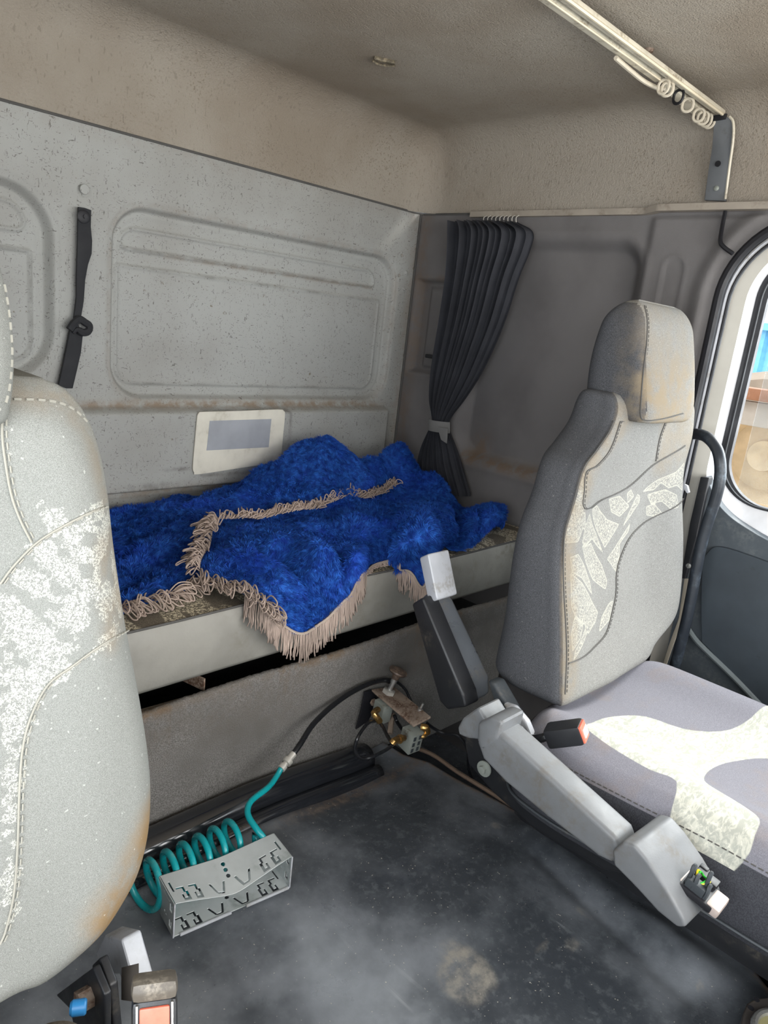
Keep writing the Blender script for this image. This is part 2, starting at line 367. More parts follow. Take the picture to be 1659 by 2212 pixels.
sdc = sd_rr((GY[:-1, :-1] + GY[1:, 1:]) / 2, (GZ[:-1, :-1] + GZ[1:, 1:]) / 2, *OP)
for i in range(n - 1):
    for j in range(m - 1):
        if sdc[i, j] > -.006: keep.append((i * m + j, (i + 1) * m + j, (i + 1) * m + j + 1, i * m + j + 1))
rust = .9 * np.exp(-((GZ + .46) / .022) ** 2) * (GY < 1.66) * (GY > 1.0) * (GZ < -.3) + .8 * np.exp(-(np.hypot(GY - 1.6, GZ + .41) / .04) ** 2) + .5 * np.exp(-((GZ - .165) / .012) ** 2) * (GY > 1.8) + .5 * np.exp(-((GY - 1.97) / .03) ** 2)
struct('wall_right', (A.reshape(-1, 3), keep), M_SIDE, smooth=180, attrs={'rust': rust.ravel().clip(0, 1)})
def rr_loop(x, y0, y1, z0, z1, r, k=14):
    out = []
    for cy, cz, a0 in ((y1 - r, z1 - r, 0), (y0 + r, z1 - r, 90), (y0 + r, z0 + r, 180), (y1 - r, z0 + r, 270)):
        for i in range(k + 1):
            a = math.radians(a0 + 90 * i / k); out.append((x, cy + r * math.cos(a), cz + r * math.sin(a)))
    return np.array(out)
struct('trim_3', tube(rr_loop(XW - .012, -.75, .834, -1.45, .370, .215), .0145, 10, closed=True, up=(1, 0, 0)), M_RBLACK)
struct('trim_4', tube(rr_loop(XW - .008, -.735, .8175, -1.43, .354, .205), .0045, 8, closed=True), M_LGREY)
struct('trim_7', tube(rr_loop(XW - .004, -.735, .809, -1.43, .346, .20), .0055, 8, closed=True), M_RBLACK)
struct('trim_5', tube(cr([P(1567, 455, x=XW - .020), P(1560, 490, x=XW - .024), P(1556, 520, x=XW - .034), P(1563, 533, x=XW - .036), P(1583, 548, x=XW - .034)], 6), .0055, 6), M_RBLACK)
# door: painted frame, window, card
DX = XW + .03
B0 = (-.79, .85, -1.47, .39, .20); B1 = (-.62, .778, -.475, .325, .17); B2 = (-.60, .766, -.402, .308, .14); B3 = (-.575, .738, -.396, .284, .125)
door = struct('door_1', ring_plate(rr_loop(DX, *B0), rr_loop(DX + .005, *B1), (.012, 0, 0)), M_CREAM)
l1, l2 = rr_loop(DX + .005, *B1), rr_loop(DX + .045, *B2); n = len(l1)
struct('door_reveal', (np.vstack([l1, l2]), [(k, (k + 1) % n, n + (k + 1) % n, n + k) for k in range(n)]), M_WHITE, door)  # door frame return, whitened in its colour for the sky light it catches
win = struct('window_1', ring_plate(rr_loop(DX + .043, *B2), rr_loop(DX + .05, *B3), (.02, 0, 0)), M_RBLACK)
struct('window_gasket', tube(rr_loop(DX + .043, -.588, .752, -.399, .296, .130), .004, 6, closed=True), M_BLACK, win)
gm = NT('window_glass'); tr0 = gm.n('BsdfTransparent'); tr0.inputs[0].default_value = (.93, .95, .96, 1); mx0 = gm.n('MixShader'); mx0.inputs[0].default_value = .06
M_GLASS = gm.fin((1, 1, 1, 1), 0.02); gm.t.links.new(tr0.outputs[0], mx0.inputs[1]); gm.t.links.new(gm.b.outputs[0], mx0.inputs[2]); gm.t.links.new(mx0.outputs[0], gm.t.nodes['Material Output'].inputs[0])
struct('glass_pane', bx(.004, 1.28, .67, (DX + .06, .06, -.053)), M_GLASS, win)
# door card
zc = -1.0
def cardpoly(x, pts): return [P(a, b, x=x) for a, b in pts]
top = cr([(0, .76, -.33), (0, .735, -.37), (0, .70, -.41), (0, .63, -.445), (0, .5, -.475), (0, .2, -.49)], 5)
poly = [(2.125, p[1], p[2]) for p in top] + [(2.125, -.6, -.49), (2.125, -.6, -1.42), (2.125, .76, -1.42)]
struct('door_card', bprism(poly, (.04, 0, 0), .010), M_DOOR, door)
pp = [(1533, 1192), (1560, 1180), (1640, 1205), (1720, 1235), (1900, 1290), (1900, 1760), (1659, 1530), (1535, 1400), (1519, 1370), (1520, 1230)]
pl_ = cr([P(a, b, x=2.125) for a, b in pp], 4, closed=True); pl_[:, 0] = 2.112
struct('door_panel', bprism(pl_, (.02, 0, 0), .006), plain('dark_door_insert', '3a4249', .6, dirt='242729', dscale=30, dth=(.62, .75)), door)
struct('door_panel_rib', tube(cr([P(1478, 1345, x=2.115), P(1500, 1378, x=2.112), P(1520, 1400, x=2.11), P(1590, 1468, x=2.11), P(1659, 1540, x=2.11), P(1800, 1680, x=2.11)], 5), .008, 8), plain('grey_door_rib', '6b7375', .6), door)
struct('pillar_cover', bprism([P(1513, 1030, x=2.11), P(1532, 1032, x=2.11), P(1505, 1160, x=2.11), P(1480, 1250, x=2.11), P(1470, 1250, x=2.11), P(1490, 1130, x=2.11)], (.03, 0, 0), .003), M_BLACK)['kind'] = 'structure'
# other walls (seen only from other places) : front below windshield, left with the driver's door opening
struct('wall_front', join([bx(XW - XL, .04, 1.15, ((XW + XL) / 2, YF - .02, ZF + .575)), bx(XW - XL, .04, .2, ((XW + XL) / 2, YF - .02, ZC - .1)), bx(XW - XL - .1, .32, .06, ((XW + XL) / 2, YF + .16, -.5), .02)]), M_DARKGREY)
struct('wall_left', join([bx(.04, 1.42, ZS - ZF + .05, (XL - .02, 1.30, (ZS + ZF) / 2)), bx(.04, 1.6, 1.1, (XL - .02, -.2, ZF + .55)), bx(.04, .3, ZS - ZF, (XL - .02, -.87, (ZS + ZF) / 2)), bx(.04, 1.6, .06, (XL - .02, -.2, ZS - .01))]), M_SIDE)

# outside
g_ = struct('ground', bx(60, 60, .1, (20, 0, -2.9)), plain('pale_yard_ground', 'b9b2a6', .9))
cs = plain('blue_corrugated_sheet', '6fb0d8', .5); pts = []
x0 = 14.
a, b = P(1560, 705, x=x0), P(1560, 838, x=x0); yy = np.arange(-3, 9, .05)
A = np.stack([np.stack([x0 + .05 * np.sign(np.sin(yy * 9)), yy, np.full_like(yy, z)], -1) for z in (b[2], a[2])], 1)
tag(mk('blue_building', join([grid(A), xf(bx(.4, 12, .12, (x0, 3, a[2] + .05)))]), cs, smooth=None), 'pale blue corrugated building far outside the side window', 'building')
wl = 5.2; c = P(1650, 985, x=wl)
tr = thing('truck_wheel', c - (0, 0, .6), 'rusty tan truck wheel seen through the side window', 'wheel')
MW = frame((0, 1, 0), zd=(0, 0, 1)); Mz = np.array([[0, 0, 1], [0, 1, 0], [-1, 0, 0]])
mk('tyre', lathe([(.34, -.12), (.50, -.14), (.55, -.08), (.55, .08), (.50, .12), (.34, .12)], 40, Mz, c, caps=False), plain('glare_paled_tyre', '9c8d7c', .9), tr)  # tyre lightened in its colour for the overexposed view outside
mk('wheel_rim', lathe([(.0, .03), (.1, -.02), (.11, .05), (.24, .08), (.28, .0), (.35, -.10), (.36, -.12), (.37, -.10), (.37, .1)], 40, Mz, c, caps=False), plain('rusted_rim', 'd0b894', .7, dirt='a98560', dscale=4), tr)  # rust tan, with the glare outside also lightened into the colour
tb = thing('trailer_frame', P(1650, 870, x=4.9), 'rust brown trailer frame above the truck wheel outside', 'trailer')
p1, p2 = P(1590, 832, x=4.95), P(1590, 900, x=4.95)
mk('frame_rail', bx(.2, 7, .07, (4.75, .5, p1[2] - .03), .01), plain('rust_brown_paint', '8a5a3c', .7, dirt='b08768', dscale=4), tb)
mk('side_panel', bx(.05, 7, abs(p2[2] - p1[2]) - .05, (4.75, .5, (p1[2] + p2[2]) / 2 - .05), .01), plain('dusty_beige_panel', 'a3978a', .8), tb)

# ================================================================ SEATS
M_SIDEF = weave('charcoal_seat_side_cloth', '5a5b5e', '434447', lint=.12)
M_FRONTF = weave('grey_seat_front_cloth', '8d8d89', '716f6c', pale='b0ada1', patfine=300, lint=.15)
M_DRIVF = weave('light_grey_woven_seat_cloth', '8f908b', '777873', pale='c2c1b7', patfine=420, lint=.35, dust='8a6f4a', fine=1300, shard=False)
M_CUSHF = weave('violet_grey_seat_cloth', '807f88', '6d6c75', lint=.3)
def plane(z0, y0, z1, y1): return ((0, y0, z0), (0, -(z1 - z0), (y1 - y0)))
def lerp(t, T, Vv):
    o = np.argsort(T); return np.interp(t, np.array(T)[o], np.array(Vv)[o])
def fade0(V, xs_=None): return np.zeros(len(V))
def dashes(pts, r=.0011, L=.0065, gap=.0035):
    p = np.array(pts); s = np.concatenate([[0], np.cumsum(np.linalg.norm(np.diff(p, axis=0), axis=1))]); gs = []
    a = 0
    while a + L < s[-1]:
        q = np.stack([[np.interp(a + k * L / 2, s, p[:, i]) for i in range(3)] for k in range(3)]); gs.append(tube(q, r, 5)); a += L + gap
    return join(gs)

# ---- passenger seat
seatP = thing('passenger_seat', (1.6, .45, ZF), 'grey cloth passenger seat by the side window, with a patterned backrest and long armrest', 'seat')
PB = plane(-.76, .66, -.13, .78)
def pxl(l, pl): return [tuple(P(a, b, pl=pl)[[0, 2]]) for a, b in l]
Lp = pxl([(1335, 885), (1320, 930), (1290, 975), (1262, 1015), (1240, 1090), (1220, 1160), (1213, 1250), (1214, 1400), (1213, 1500)], PB)
Rp = pxl([(1508, 860), (1502, 940), (1485, 1010), (1480, 1080), (1482, 1170), (1478, 1260), (1465, 1330), (1420, 1392)], PB)
def yfront(t): return .66 + (t + .76) * .12 / .63
def pf(x, t, xl, xr):
    u = (x - (xl + xr) / 2) / ((xr - xl) / 2)
    dip = .028 * (1 - sstep(.35, .85, np.abs(u))) * sstep(-.80, -.6, t) * (1 - .5 * sstep(-.35, -.2, t)) - .010 * (1 - np.abs(u)) * sstep(-.45, -.65, t)
    return yfront(t) + dip
LC, RC = cr([(Lp[0][0] - .004, -.10)] + Lp, 8), cr([(Rp[0][0], -.08)] + Rp + [(Rp[-1][0] - .04, -.79)], 8)
def lev(t):
    xl = lerp(t, LC[:, 1], LC[:, 0]); xr = lerp(t, RC[:, 1], RC[:, 0])
    yb = .868 + .05 * sstep(-.40, -.08, t) + .008 * sstep(-.6, -.76, t); return xl, xr, float(yb)
ts = list(np.linspace(-.775, -.105, 150)); NF, NA, NS, NB = 110, 8, 8, 12
rows = []; pat = []; fr = []
for i, t in enumerate(ts):
    xl, xr, yb = lev(t); k = 0
    top = max(0, (t + .150) / .045); bot = max(0, (-.745 - t) / .03)
    ins = .030 * (1 - math.sqrt(max(0, 1 - min(1, top) ** 2))) + .028 * (1 - math.sqrt(max(0, 1 - min(1, bot) ** 2)))
    x0, x1, yb = xl + ins, xr - ins, yb - ins; r = .026; rb = .07; row = []
    xf_ = np.linspace(x0 + r * .35, x1 - r * .35, NF)
    for x in xf_:
        y = pf(x, t, xl, xr) + ins + .012 * np.exp(-min(x - x0, x1 - x) / .008); row.append((x, y, t)); pat.append((x, t)); fr.append(1)
    ye = pf(x1, t, xl, xr) + ins
    for a in np.linspace(.1, 1, NA): row.append((x1 - r * .35 * (1 - math.sin(a * math.pi / 2)), ye + .012 + r * (1 - math.cos(a * math.pi / 2)), t)); pat.append((9, 9)); fr.append(0)
    for a in np.linspace(0.1, 1, NS): row.append((x1 + .004 * math.sin(a * math.pi), ye + .04 + (yb - rb - ye - .04) * a, t)); pat.append((9, 9)); fr.append(0)
    for a in np.linspace(.1, 1, NA): row.append((x1 - rb * (1 - math.cos(a * math.pi / 2)), yb - rb + rb * math.sin(a * math.pi / 2), t)); pat.append((9, 9)); fr.append(0)
    for a in np.linspace(.1, .9, NB): row.append((x1 - rb + (x0 - x1 + 2 * rb) * a, yb + .01 * math.sin(a * math.pi), t)); pat.append((9, 9)); fr.append(0)
    for a in np.linspace(1, .06, NA + NS): row.append((x0 + .065 * a ** 4.5 - .006 * math.sin(a * math.pi), ye + .035 + (yb - ye - .035) * (1 - (1 - a) ** 1.25), t)); pat.append((9, 9)); fr.append(0)
    for a in np.linspace(1, .1, NA): row.append((x0 + r * .35 * (1 - math.sin(a * math.pi / 2)), ye + .012 + r * (1 - math.cos(a * math.pi / 2)), t)); pat.append((9, 9)); fr.append(0)
    rows.append(row)
A = np.array(rows); n, m = A.shape[:2]; Fc = [(i * m + j, i * m + (j + 1) % m, (i + 1) * m + (j + 1) % m, (i + 1) * m + j) for i in range(n - 1) for j in range(m)]
Fc += [tuple(range(m))[::-1], tuple((n - 1) * m + k for k in range(m))]
pat = np.array(pat)
shards = [
 [(1262, 1020), (1250, 1050), (1238, 1100), (1230, 1140), (1258, 1120), (1262, 1075), (1268, 1040)],
 [(1243, 1110), (1265, 1108), (1272, 1150), (1262, 1140), (1250, 1170), (1222, 1172), (1226, 1140)],
 [(1292, 1105), (1310, 1098), (1335, 1130), (1360, 1140), (1345, 1165), (1330, 1190), (1312, 1150)],
 [(1282, 1112), (1296, 1135), (1310, 1160), (1325, 1200), (1300, 1170), (1275, 1180), (1262, 1172), (1270, 1140)],
 [(1340, 1085), (1362, 1078), (1382, 1100), (1362, 1122), (1344, 1112)],
 [(1378, 1072), (1386, 1064), (1392, 1078), (1380, 1092)],
 [(1375, 1130), (1400, 1074), (1405, 1078), (1404, 1090), (1385, 1120), (1370, 1142)],
 [(1262, 1180), (1275, 1184), (1296, 1180), (1322, 1228), (1332, 1262), (1328, 1280), (1300, 1258), (1275, 1215)],
 [(1335, 1215), (1352, 1190), (1384, 1138), (1380, 1155), (1362, 1180), (1360, 1210), (1352, 1242), (1342, 1225)],
 [(1232, 1205), (1250, 1198), (1270, 1225), (1290, 1262), (1296, 1290), (1278, 1268), (1262, 1250), (1236, 1235)],
 [(1233, 1240), (1262, 1262), (1285, 1290), (1310, 1330), (1303, 1350), (1280, 1372), (1268, 1350), (1242, 1330), (1234, 1310)],
 [(1240, 1335), (1262, 1350), (1256, 1375), (1236, 1405), (1233, 1370)],
 [(1275, 1352), (1288, 1350), (1262, 1390), (1238, 1425), (1242, 1405)],
 [(1334, 1310), (1342, 1305), (1332, 1345), (1310, 1370), (1318, 1340)],
 [(1412, 1068), (1436, 1040), (1462, 1020), (1478, 1000), (1480, 1030), (1476, 1060), (1462, 1048), (1450, 1055), (1440, 1045), (1430, 1062)],
 [(1420, 1075), (1445, 1060), (1462, 1070), (1466, 1095), (1452, 1100), (1440, 1085), (1425, 1092)],
 [(1418, 1100), (1430, 1094), (1440, 1112), (1432, 1120), (1418, 1118)],
]
pd = np.full(len(pat), -1.)
for s in shards: pd = np.maximum(pd, sd_poly(pat[:, 0], pat[:, 1], pxl(s, PB)))
dust = np.zeros(len(pat)); X = pat[:, 0]; T = pat[:, 1]
sl_ = sd_poly(X, T, pxl([(1205, 1130), (1240, 1130), (1240, 1480), (1220, 1520), (1200, 1510)], PB)); dust = np.maximum(dust, .6 * sstep(-.03, .012, sl_))
dust = np.maximum(dust, .55 * sstep(-.06, .0, sd_poly(X, T, pxl([(1340, 880), (1262, 1015), (1230, 1120), (1300, 960), (1360, 900)], PB))))
dust = np.maximum(dust, .45 * sstep(-.05, .0, sd_poly(X, T, pxl([(1450, 915), (1510, 870), (1500, 960), (1440, 1010)], PB))))
# insert zone: front cells inboard of the seam are the paler cloth
fmi = []
for f in Fc[:-2]: fmi.append(1 if f[0] % m < NF + 1 and f[1] % m <= NF and f[1] % m != 0 else 0)
fmi += [0, 0]
bk = mk('backrest', (A.reshape(-1, 3), Fc), None, seatP, mats=[M_SIDEF, M_FRONTF], fmat=fmi, smooth=180, attrs={'pat': pd, 'dust': dust}); bk['label'] = 'leaning grey backrest with pale shard pattern'
def onP(l, dy=-.001):
    out = []
    for a, b in cr(l, 5):
        q = P(a, b, pl=PB); xl, xr, yb = lev(q[2]); x = min(max(q[0], xl + .005), xr - .005); t = min(max(q[2], -.755), -.165)
        out.append((x, pf(x, t, xl, xr) + .012 * math.exp(-min(x - xl, xr - x) / .008) + dy, t))
    return out
seams = [[(1330, 895), (1318, 935), (1292, 972), (1265, 1012), (1243, 1085), (1224, 1155), (1219, 1250), (1224, 1400), (1221, 1500)],
         [(1345, 890), (1335, 925), (1316, 975), (1290, 1005), (1268, 1020), (1262, 1060), (1263, 1098), (1310, 1090), (1375, 1060), (1425, 1010), (1480, 962)],
         [(1452, 905), (1436, 950), (1432, 1000)],
         [(1478, 1078), (1432, 1118), (1388, 1160), (1364, 1205), (1352, 1245), (1346, 1300), (1322, 1372), (1282, 1408), (1228, 1432)]]
sg = []
for q in seams: o = onP(q); sg += [tube(o, .0014, 6), dashes([(a[0] + .006, a[1] - .001, a[2]) for a in o], .0008)]
mk('seam', join(sg), M_DSEAM, bk)
# headrest
HB = plane(-.157, .726, .103, .793); rows = []
ts = np.linspace(-.165, .108, 60)
for t in ts:
    v = (t + .165) / .273; e_ = 0
    r_ = .045; rt = .05
    if v < .2: e_ = .03 * (1 - math.sqrt(max(0, 1 - ((.2 - v) / .2) ** 2)))
    if v > .78: e_ = .06 * (1 - math.sqrt(max(0, 1 - ((v - .78) / .22) ** 2)))
    x0, x1 = 1.592 + e_ * .75 + .0 * v, 1.885 - e_ + .02 * math.sin(v * 3.1); y0 = .724 + (t + .157) * .258 + e_ * .5; y1 = .935 + .01 * math.sin(v * 3) - e_ * 1.0 - .03 * (1 - v) - .055 * v ** 2.2
    row = []
    for a in np.linspace(0, 2 * math.pi, 96, endpoint=False):
        ca, sa = math.cos(a), math.sin(a); ex = .32 if sa < 0 else .5
        cx = (x0 + x1) / 2 + (x1 - x0) / 2 * abs(ca) ** ex * (1 if ca > 0 else -1); cy = (y0 + y1) / 2 + (y1 - y0) / 2 * abs(sa) ** ex * (1 if sa > 0 else -1); row.append((cx, cy, t))
    rows.append(row)
A = np.array(rows); n, m = A.shape[:2]; Fc = [(i * m + j, i * m + (j + 1) % m, (i + 1) * m + (j + 1) % m, (i + 1) * m + j) for i in range(n - 1) for j in range(m)] + [tuple(range(m))[::-1], tuple((n - 1) * m + k for k in range(m))]
Vh = A.reshape(-1, 3); yfh = .724 + (Vh[:, 2] + .157) * .258
fm = []
for f in Fc:
    c = Vh[list(f)].mean(0); fm.append(1 if (c[0] > 1.612 and c[1] < .724 + (c[2] + .157) * .258 + .055) else 0)
hd = (sstep(.09, .0, Vh[:, 1] - yfh) * (.3 + .6 * sstep(.05, -.1, Vh[:, 2]))).clip(0, 1)
hr = mk('headrest', (Vh, Fc), None, seatP, mats=[M_SIDEF, M_FRONTF], fmat=fm, smooth=180, attrs={'pat': np.full(len(Vh), -1.), 'dust': hd})
def surf_tree(o):
    me = o.data; return BVHTree.FromPolygons([v.co[:] for v in me.vertices], [p.vertices[:] for p in me.polygons]), ORG[o.name if o.parent is None else o.parent.name]
def snap(o, pts, off=.001, dens=6):
    """lay a line of pixels on an object's surface"""
    tr_, o3 = surf_tree(o); out = []
    for a, b in cr(pts, dens):
        r = ray(a, b); org = Vector((0, 0, CZ)) - Vector(o3); h_ = tr_.ray_cast(org, Vector(r).normalized())
        if h_[0] is not None: q = np.array(h_[0]) + np.array(o3) - (0, 0, CZ); q = q * (1 - off / np.linalg.norm(q)); out.append(q)
    return np.array(out)
q = snap(hr, [(1392, 660), (1398, 690), (1397, 740), (1390, 800), (1386, 850), (1384, 895), (1394, 908), (1430, 905), (1475, 893)])
if len(q) > 4: mk('seam', join([tube(q, .0016, 6), dashes(q + np.array((.006, -.001, 0)), .0009)]), M_DSEAM, hr)
for px_ in (1.69, 1.80): mk('headrest_post', tube([(px_, .86, -.20), (px_, .84, -.10)], .007), M_BOLT, seatP)
# cushion
def pillow(outl, c, prof, fld, nrim=40):
    """outline (n,2) around c; prof: outside rings (scale, height) from bottom to the edge; fld(u,v,r) height of the top"""
    outl = np.array(outl); c = np.array(c); V = []; n = len(outl)
    for s_, h_ in prof: q = c + (outl - c) * s_; V += [(a, b, h_) for a, b in q]
    rs = np.linspace(1, 0.02, nrim)
    for r in rs: q = c + (outl - c) * r; hh = fld(q[:, 0], q[:, 1], r); V += [(a, b, d) for (a, b), d in zip(q, hh)]
    V = np.array(V); k = len(prof) + nrim
    Fc = [(i * n + j, i * n + (j + 1) % n, (i + 1) * n + (j + 1) % n, (i + 1) * n + j) for i in range(k - 1) for j in range(n)]
    Fc += [tuple(range(n))[::-1], tuple((k - 1) * n + j for j in range(n))]; return V, Fc
ZQ = -.79
co = cr([(1.212, .30), (1.200, .45), (1.195, .60), (1.225, .69), (1.34, .725), (1.55, .735), (1.70, .72), (1.79, .66), (1.80, .50), (1.79, .25), (1.76, .03), (1.66, -.05), (1.50, -.07), (1.34, -.05), (1.235, .03), (1.215, .15)], 12, closed=True)
def ctop(x, y, r):
    u = (x - 1.515) / .29; b = .030 * np.exp(-((np.abs(u) - .78) / .22) ** 2) * sstep(-.05, .2, y) - .016 * np.exp(-(u / .45) ** 2)
    return ZQ - .012 + .012 * math.sqrt(max(0, 1 - max(0, (r - .9) / .1) ** 2)) - .028 * max(0, (r - .93) / .07) ** 2 + b * (1 - sstep(.88, 1, r)) + 0 * x - .02 * sstep(.7, .9, r) * 0
g_ = pillow(co, (1.515, .33), [(.96, -.955), (1.0, -.945), (1.02, -.90), (1.02, -.86), (1.01, -.84)], ctop, 90)
V = g_[0]; n_ = len(co); topm = np.arange(len(V)) >= 5 * n_
PC = ((0, 0, ZQ), (0, 0, 1))
def pxc(l): return [tuple(P(a, b, z=ZQ)[:2]) for a, b in l]
pale = [(1262, 1598), (1272, 1570), (1300, 1545), (1345, 1533), (1400, 1535), (1480, 1562), (1560, 1572), (1620, 1562), (1700, 1535), (1900, 1560), (1800, 1650), (1659, 1628), (1600, 1629), (1560, 1638), (1530, 1660), (1521, 1690), (1540, 1722), (1600, 1770), (1632, 1800), (1625, 1825), (1612, 1842), (1540, 1818), (1500, 1795), (1450, 1768), (1455, 1716), (1400, 1690), (1330, 1650), (1285, 1620)]
pcm = sd_poly(V[:, 0], V[:, 1], pxc([tuple(q) for q in cr(pale, 3, closed=True)])); pcm[~topm] = -1
Fc = g_[1]; cen = np.array([pcm[list(f)].mean() for f in Fc[:-2]] + [-1, 1 if 0 else -1])
cm = NT('seat_cushion_cloth'); 
def cushion_cloth():
    m = NT('seat_cushion_cloth'); f = m.ramp(m.attr('pat'), -.0008, .0012); lw = m.ramp(m.attr('low'), .4, .6)
    st = m.noise(42, 4, .6, stretch=(1, 1.7, 1), dist=1.6)
    pale_ = m.mix(m.ramp(st, .42, .6), srgb('a9aaa0'), srgb('c6c5b8')); pale_ = m.mix(m.math('MULTIPLY', m.ramp(m.noise(90, 4, .7, stretch=(.25, 1, 1), dist=.5), .5, .7), .7), pale_, srgb('e6e3d4'))  # whiter streaks put highlights into the colour of the pale panel
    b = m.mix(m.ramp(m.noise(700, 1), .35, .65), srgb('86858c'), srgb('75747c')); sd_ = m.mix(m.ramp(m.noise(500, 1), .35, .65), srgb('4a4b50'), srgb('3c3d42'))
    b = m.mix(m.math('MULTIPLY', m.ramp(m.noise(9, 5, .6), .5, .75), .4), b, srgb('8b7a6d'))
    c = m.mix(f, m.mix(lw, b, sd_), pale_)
    m.bump(m.noise(600, 2), .35, .0015); return m.fin(c, .88, 0, .2)
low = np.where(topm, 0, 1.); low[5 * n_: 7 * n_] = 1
cu = mk('seat_cushion', g_, cushion_cloth(), seatP, smooth=180, attrs={'pat': pcm, 'low': low}); cu['label'] = 'violet grey cushion with pale centre panel'
ringp = V[7 * n_:8 * n_]; mk('cushion_seam', join([dashes(np.vstack([ringp, ringp[:1]]) + (0, 0, .0015), .0012, .008, .004)]), M_DSEAM, cu)
mk('cushion_piping', tube(V[2 * n_:3 * n_] * (1, 1, 1) + (0, 0, -.03), .003, 6, closed=True), M_DARKGREY, cu)
mk('seat_base', join([bx(.34, .68, .66, (1.62, .34, -1.275), .03), bx(.52, .76, .09, (1.525, .33, -.995), .03)]), M_BLACK, seatP)
mk('base_lip', tube([(1.268, -.12, -1.03), (1.266, .0, -1.035), (1.268, .10, -1.04)], .003, 6), M_DARKGREY, seatP)
# folded-down armrest, long and grey
ar = 1.055
def arp(l, x): return [P(a, b, x=x) for a, b in l]
side = [(1032, 1572), (1055, 1560), (1090, 1590), (1330, 1812), (1338, 1836), (1322, 1866), (1290, 1850), (1180, 1765), (1090, 1690), (1042, 1640), (1030, 1605)]
am = mk('armrest', bprism(arp(side, ar), (.062, 0, 0), .009), M_GREY, seatP); am['label'] = 'long grey folded-down armrest with broken end cap'
endp = [(1322, 1812), (1345, 1806), (1388, 1796), (1430, 1818), (1476, 1875), (1508, 1925), (1540, 1968), (1532, 1990), (1482, 2004), (1440, 1985), (1380, 1925), (1330, 1868), (1322, 1840)]
ep = [(1322, 1838), (1345, 1818), (1370, 1826), (1400, 1862), (1440, 1922), (1476, 1985), (1482, 2004), (1462, 2004), (1420, 1970), (1370, 1915), (1325, 1870)]
ec = mk('armrest_end', bprism(arp(ep, ar - .010), (.132, -.006, -.004), .018, 5), M_GREY, am)
piv = mk('armrest_pivot', join([bprism(arp([(987, 1572), (998, 1552), (1032, 1528), (1052, 1560), (1046, 1600), (1010, 1596), (990, 1588)], ar + .012), (.07, 0, 0), .008), bprism(arp([(1030, 1562), (1060, 1548), (1086, 1560), (1075, 1600), (1040, 1622), (1028, 1600)], ar - .004), (.076, 0, 0), .010)]), M_GREY, am)
a0, a1 = P(1440, 1885, x=ar), P(1530, 1975, x=ar)
# open switch pocket at the tip
cpt = P(1500, 1925, x=ar + .03); dirv = P(1540, 1975, x=ar) - P(1400, 1862, x=ar); MA = frame(dirv, zd=(0, 0, 1)); upv = MA[:, 2]
tip = P(1502, 1922, x=ar + .052)
mk('open_pocket', join([bx(.068, .050, .012, tip + upv * .004, .003, MA), ]), M_RBLACK, ec)
M_PINK = plain('pinkish_grey_plastic', 'bdaea6', .45, dirt='9b8a80')
mk('pocket_wall', bx(.020, .040, .010, tip - MA[:, 0] * .030 + upv * .006, .003, MA), M_PINK, ec); mk('pocket_wall', bx(.022, .046, .016, tip + MA[:, 0] * .034 + upv * .004, .004, MA), M_PINK, ec)
cl = []
for k, (dx, dy, h_) in enumerate([(-.016, -.012, .040), (-.004, -.018, .034), (.008, -.006, .044), (.016, -.016, .030)]):
    b = tip + MA[:, 0] * dx + MA[:, 1] * dy; cl.append(tube(cr([b, b + upv * h_ * .6 + MA[:, 0] * .002, b + upv * h_ + MA[:, 1] * .004, b + upv * h_ * .95 + MA[:, 1] * .012], 4), .0035, 6))
cl.append(bx(.03, .018, .022, tip + upv * .014 - MA[:, 1] * .012, .002, MA))
mk('broken_clip', join(cl), M_DARKGREY, ec)
mk('switch_block', join([bx(.036, .020, .020, tip + MA[:, 1] * .026 + upv * .008 + MA[:, 0] * .004, .002, MA), bx(.014, .01, .012, tip + MA[:, 1] * .038 + upv * .014 - MA[:, 0] * .008, .002, MA)]), M_BLACK, ec)
for nm, c_, s_ in (('green_wire', '35c23c', .0), ('yellow_wire', 'e6d21a', .004)):
    b = tip + upv * .018; mk(nm, tube(cr([b + MA[:, 1] * .018, b + MA[:, 0] * (.008 + s_) + upv * .012, b - MA[:, 1] * .012 + upv * .004, b - MA[:, 0] * (.006 + s_) + upv * .016, b + MA[:, 1] * .018], 6), .0017, 6), plain(nm, c_, .4), ec)
# raised second armrest
xr_ = 1.22
rb_ = mk('raised_armrest', bprism(arp([(888, 1305), (912, 1290), (1000, 1500), (1006, 1528), (965, 1534), (948, 1515)], xr_), (.052, 0, 0), .008), M_BLACK, seatP)
rg = mk('armrest_shell', bprism(arp([(905, 1296), (918, 1282), (1010, 1480), (1012, 1520), (985, 1530)], xr_ + .035), (.085, 0, 0), .018, 4), plain('glossy_grey_plastic', '5b5f64', .3, dirt='6a6660'), rb_)
mk('hatch', bprism(arp([(985, 1432), (990, 1428), (1008, 1475), (1012, 1508), (1006, 1505)], xr_ + .062), (.050, 0, 0), .003), plain('mid_grey_hatch', '6a6f74', .35), rb_)
mk('armrest_tongue', join([bprism(arp([(905, 1205), (925, 1196), (945, 1296), (925, 1304)], xr_ + .03), (.075, 0, 0), .006), tube(arp([(926, 1210), (943, 1290)], xr_ + .105), .006, 6), tube(arp([(920, 1210), (937, 1290)], xr_ + .045), .005, 6)]), M_LGREY, rb_)
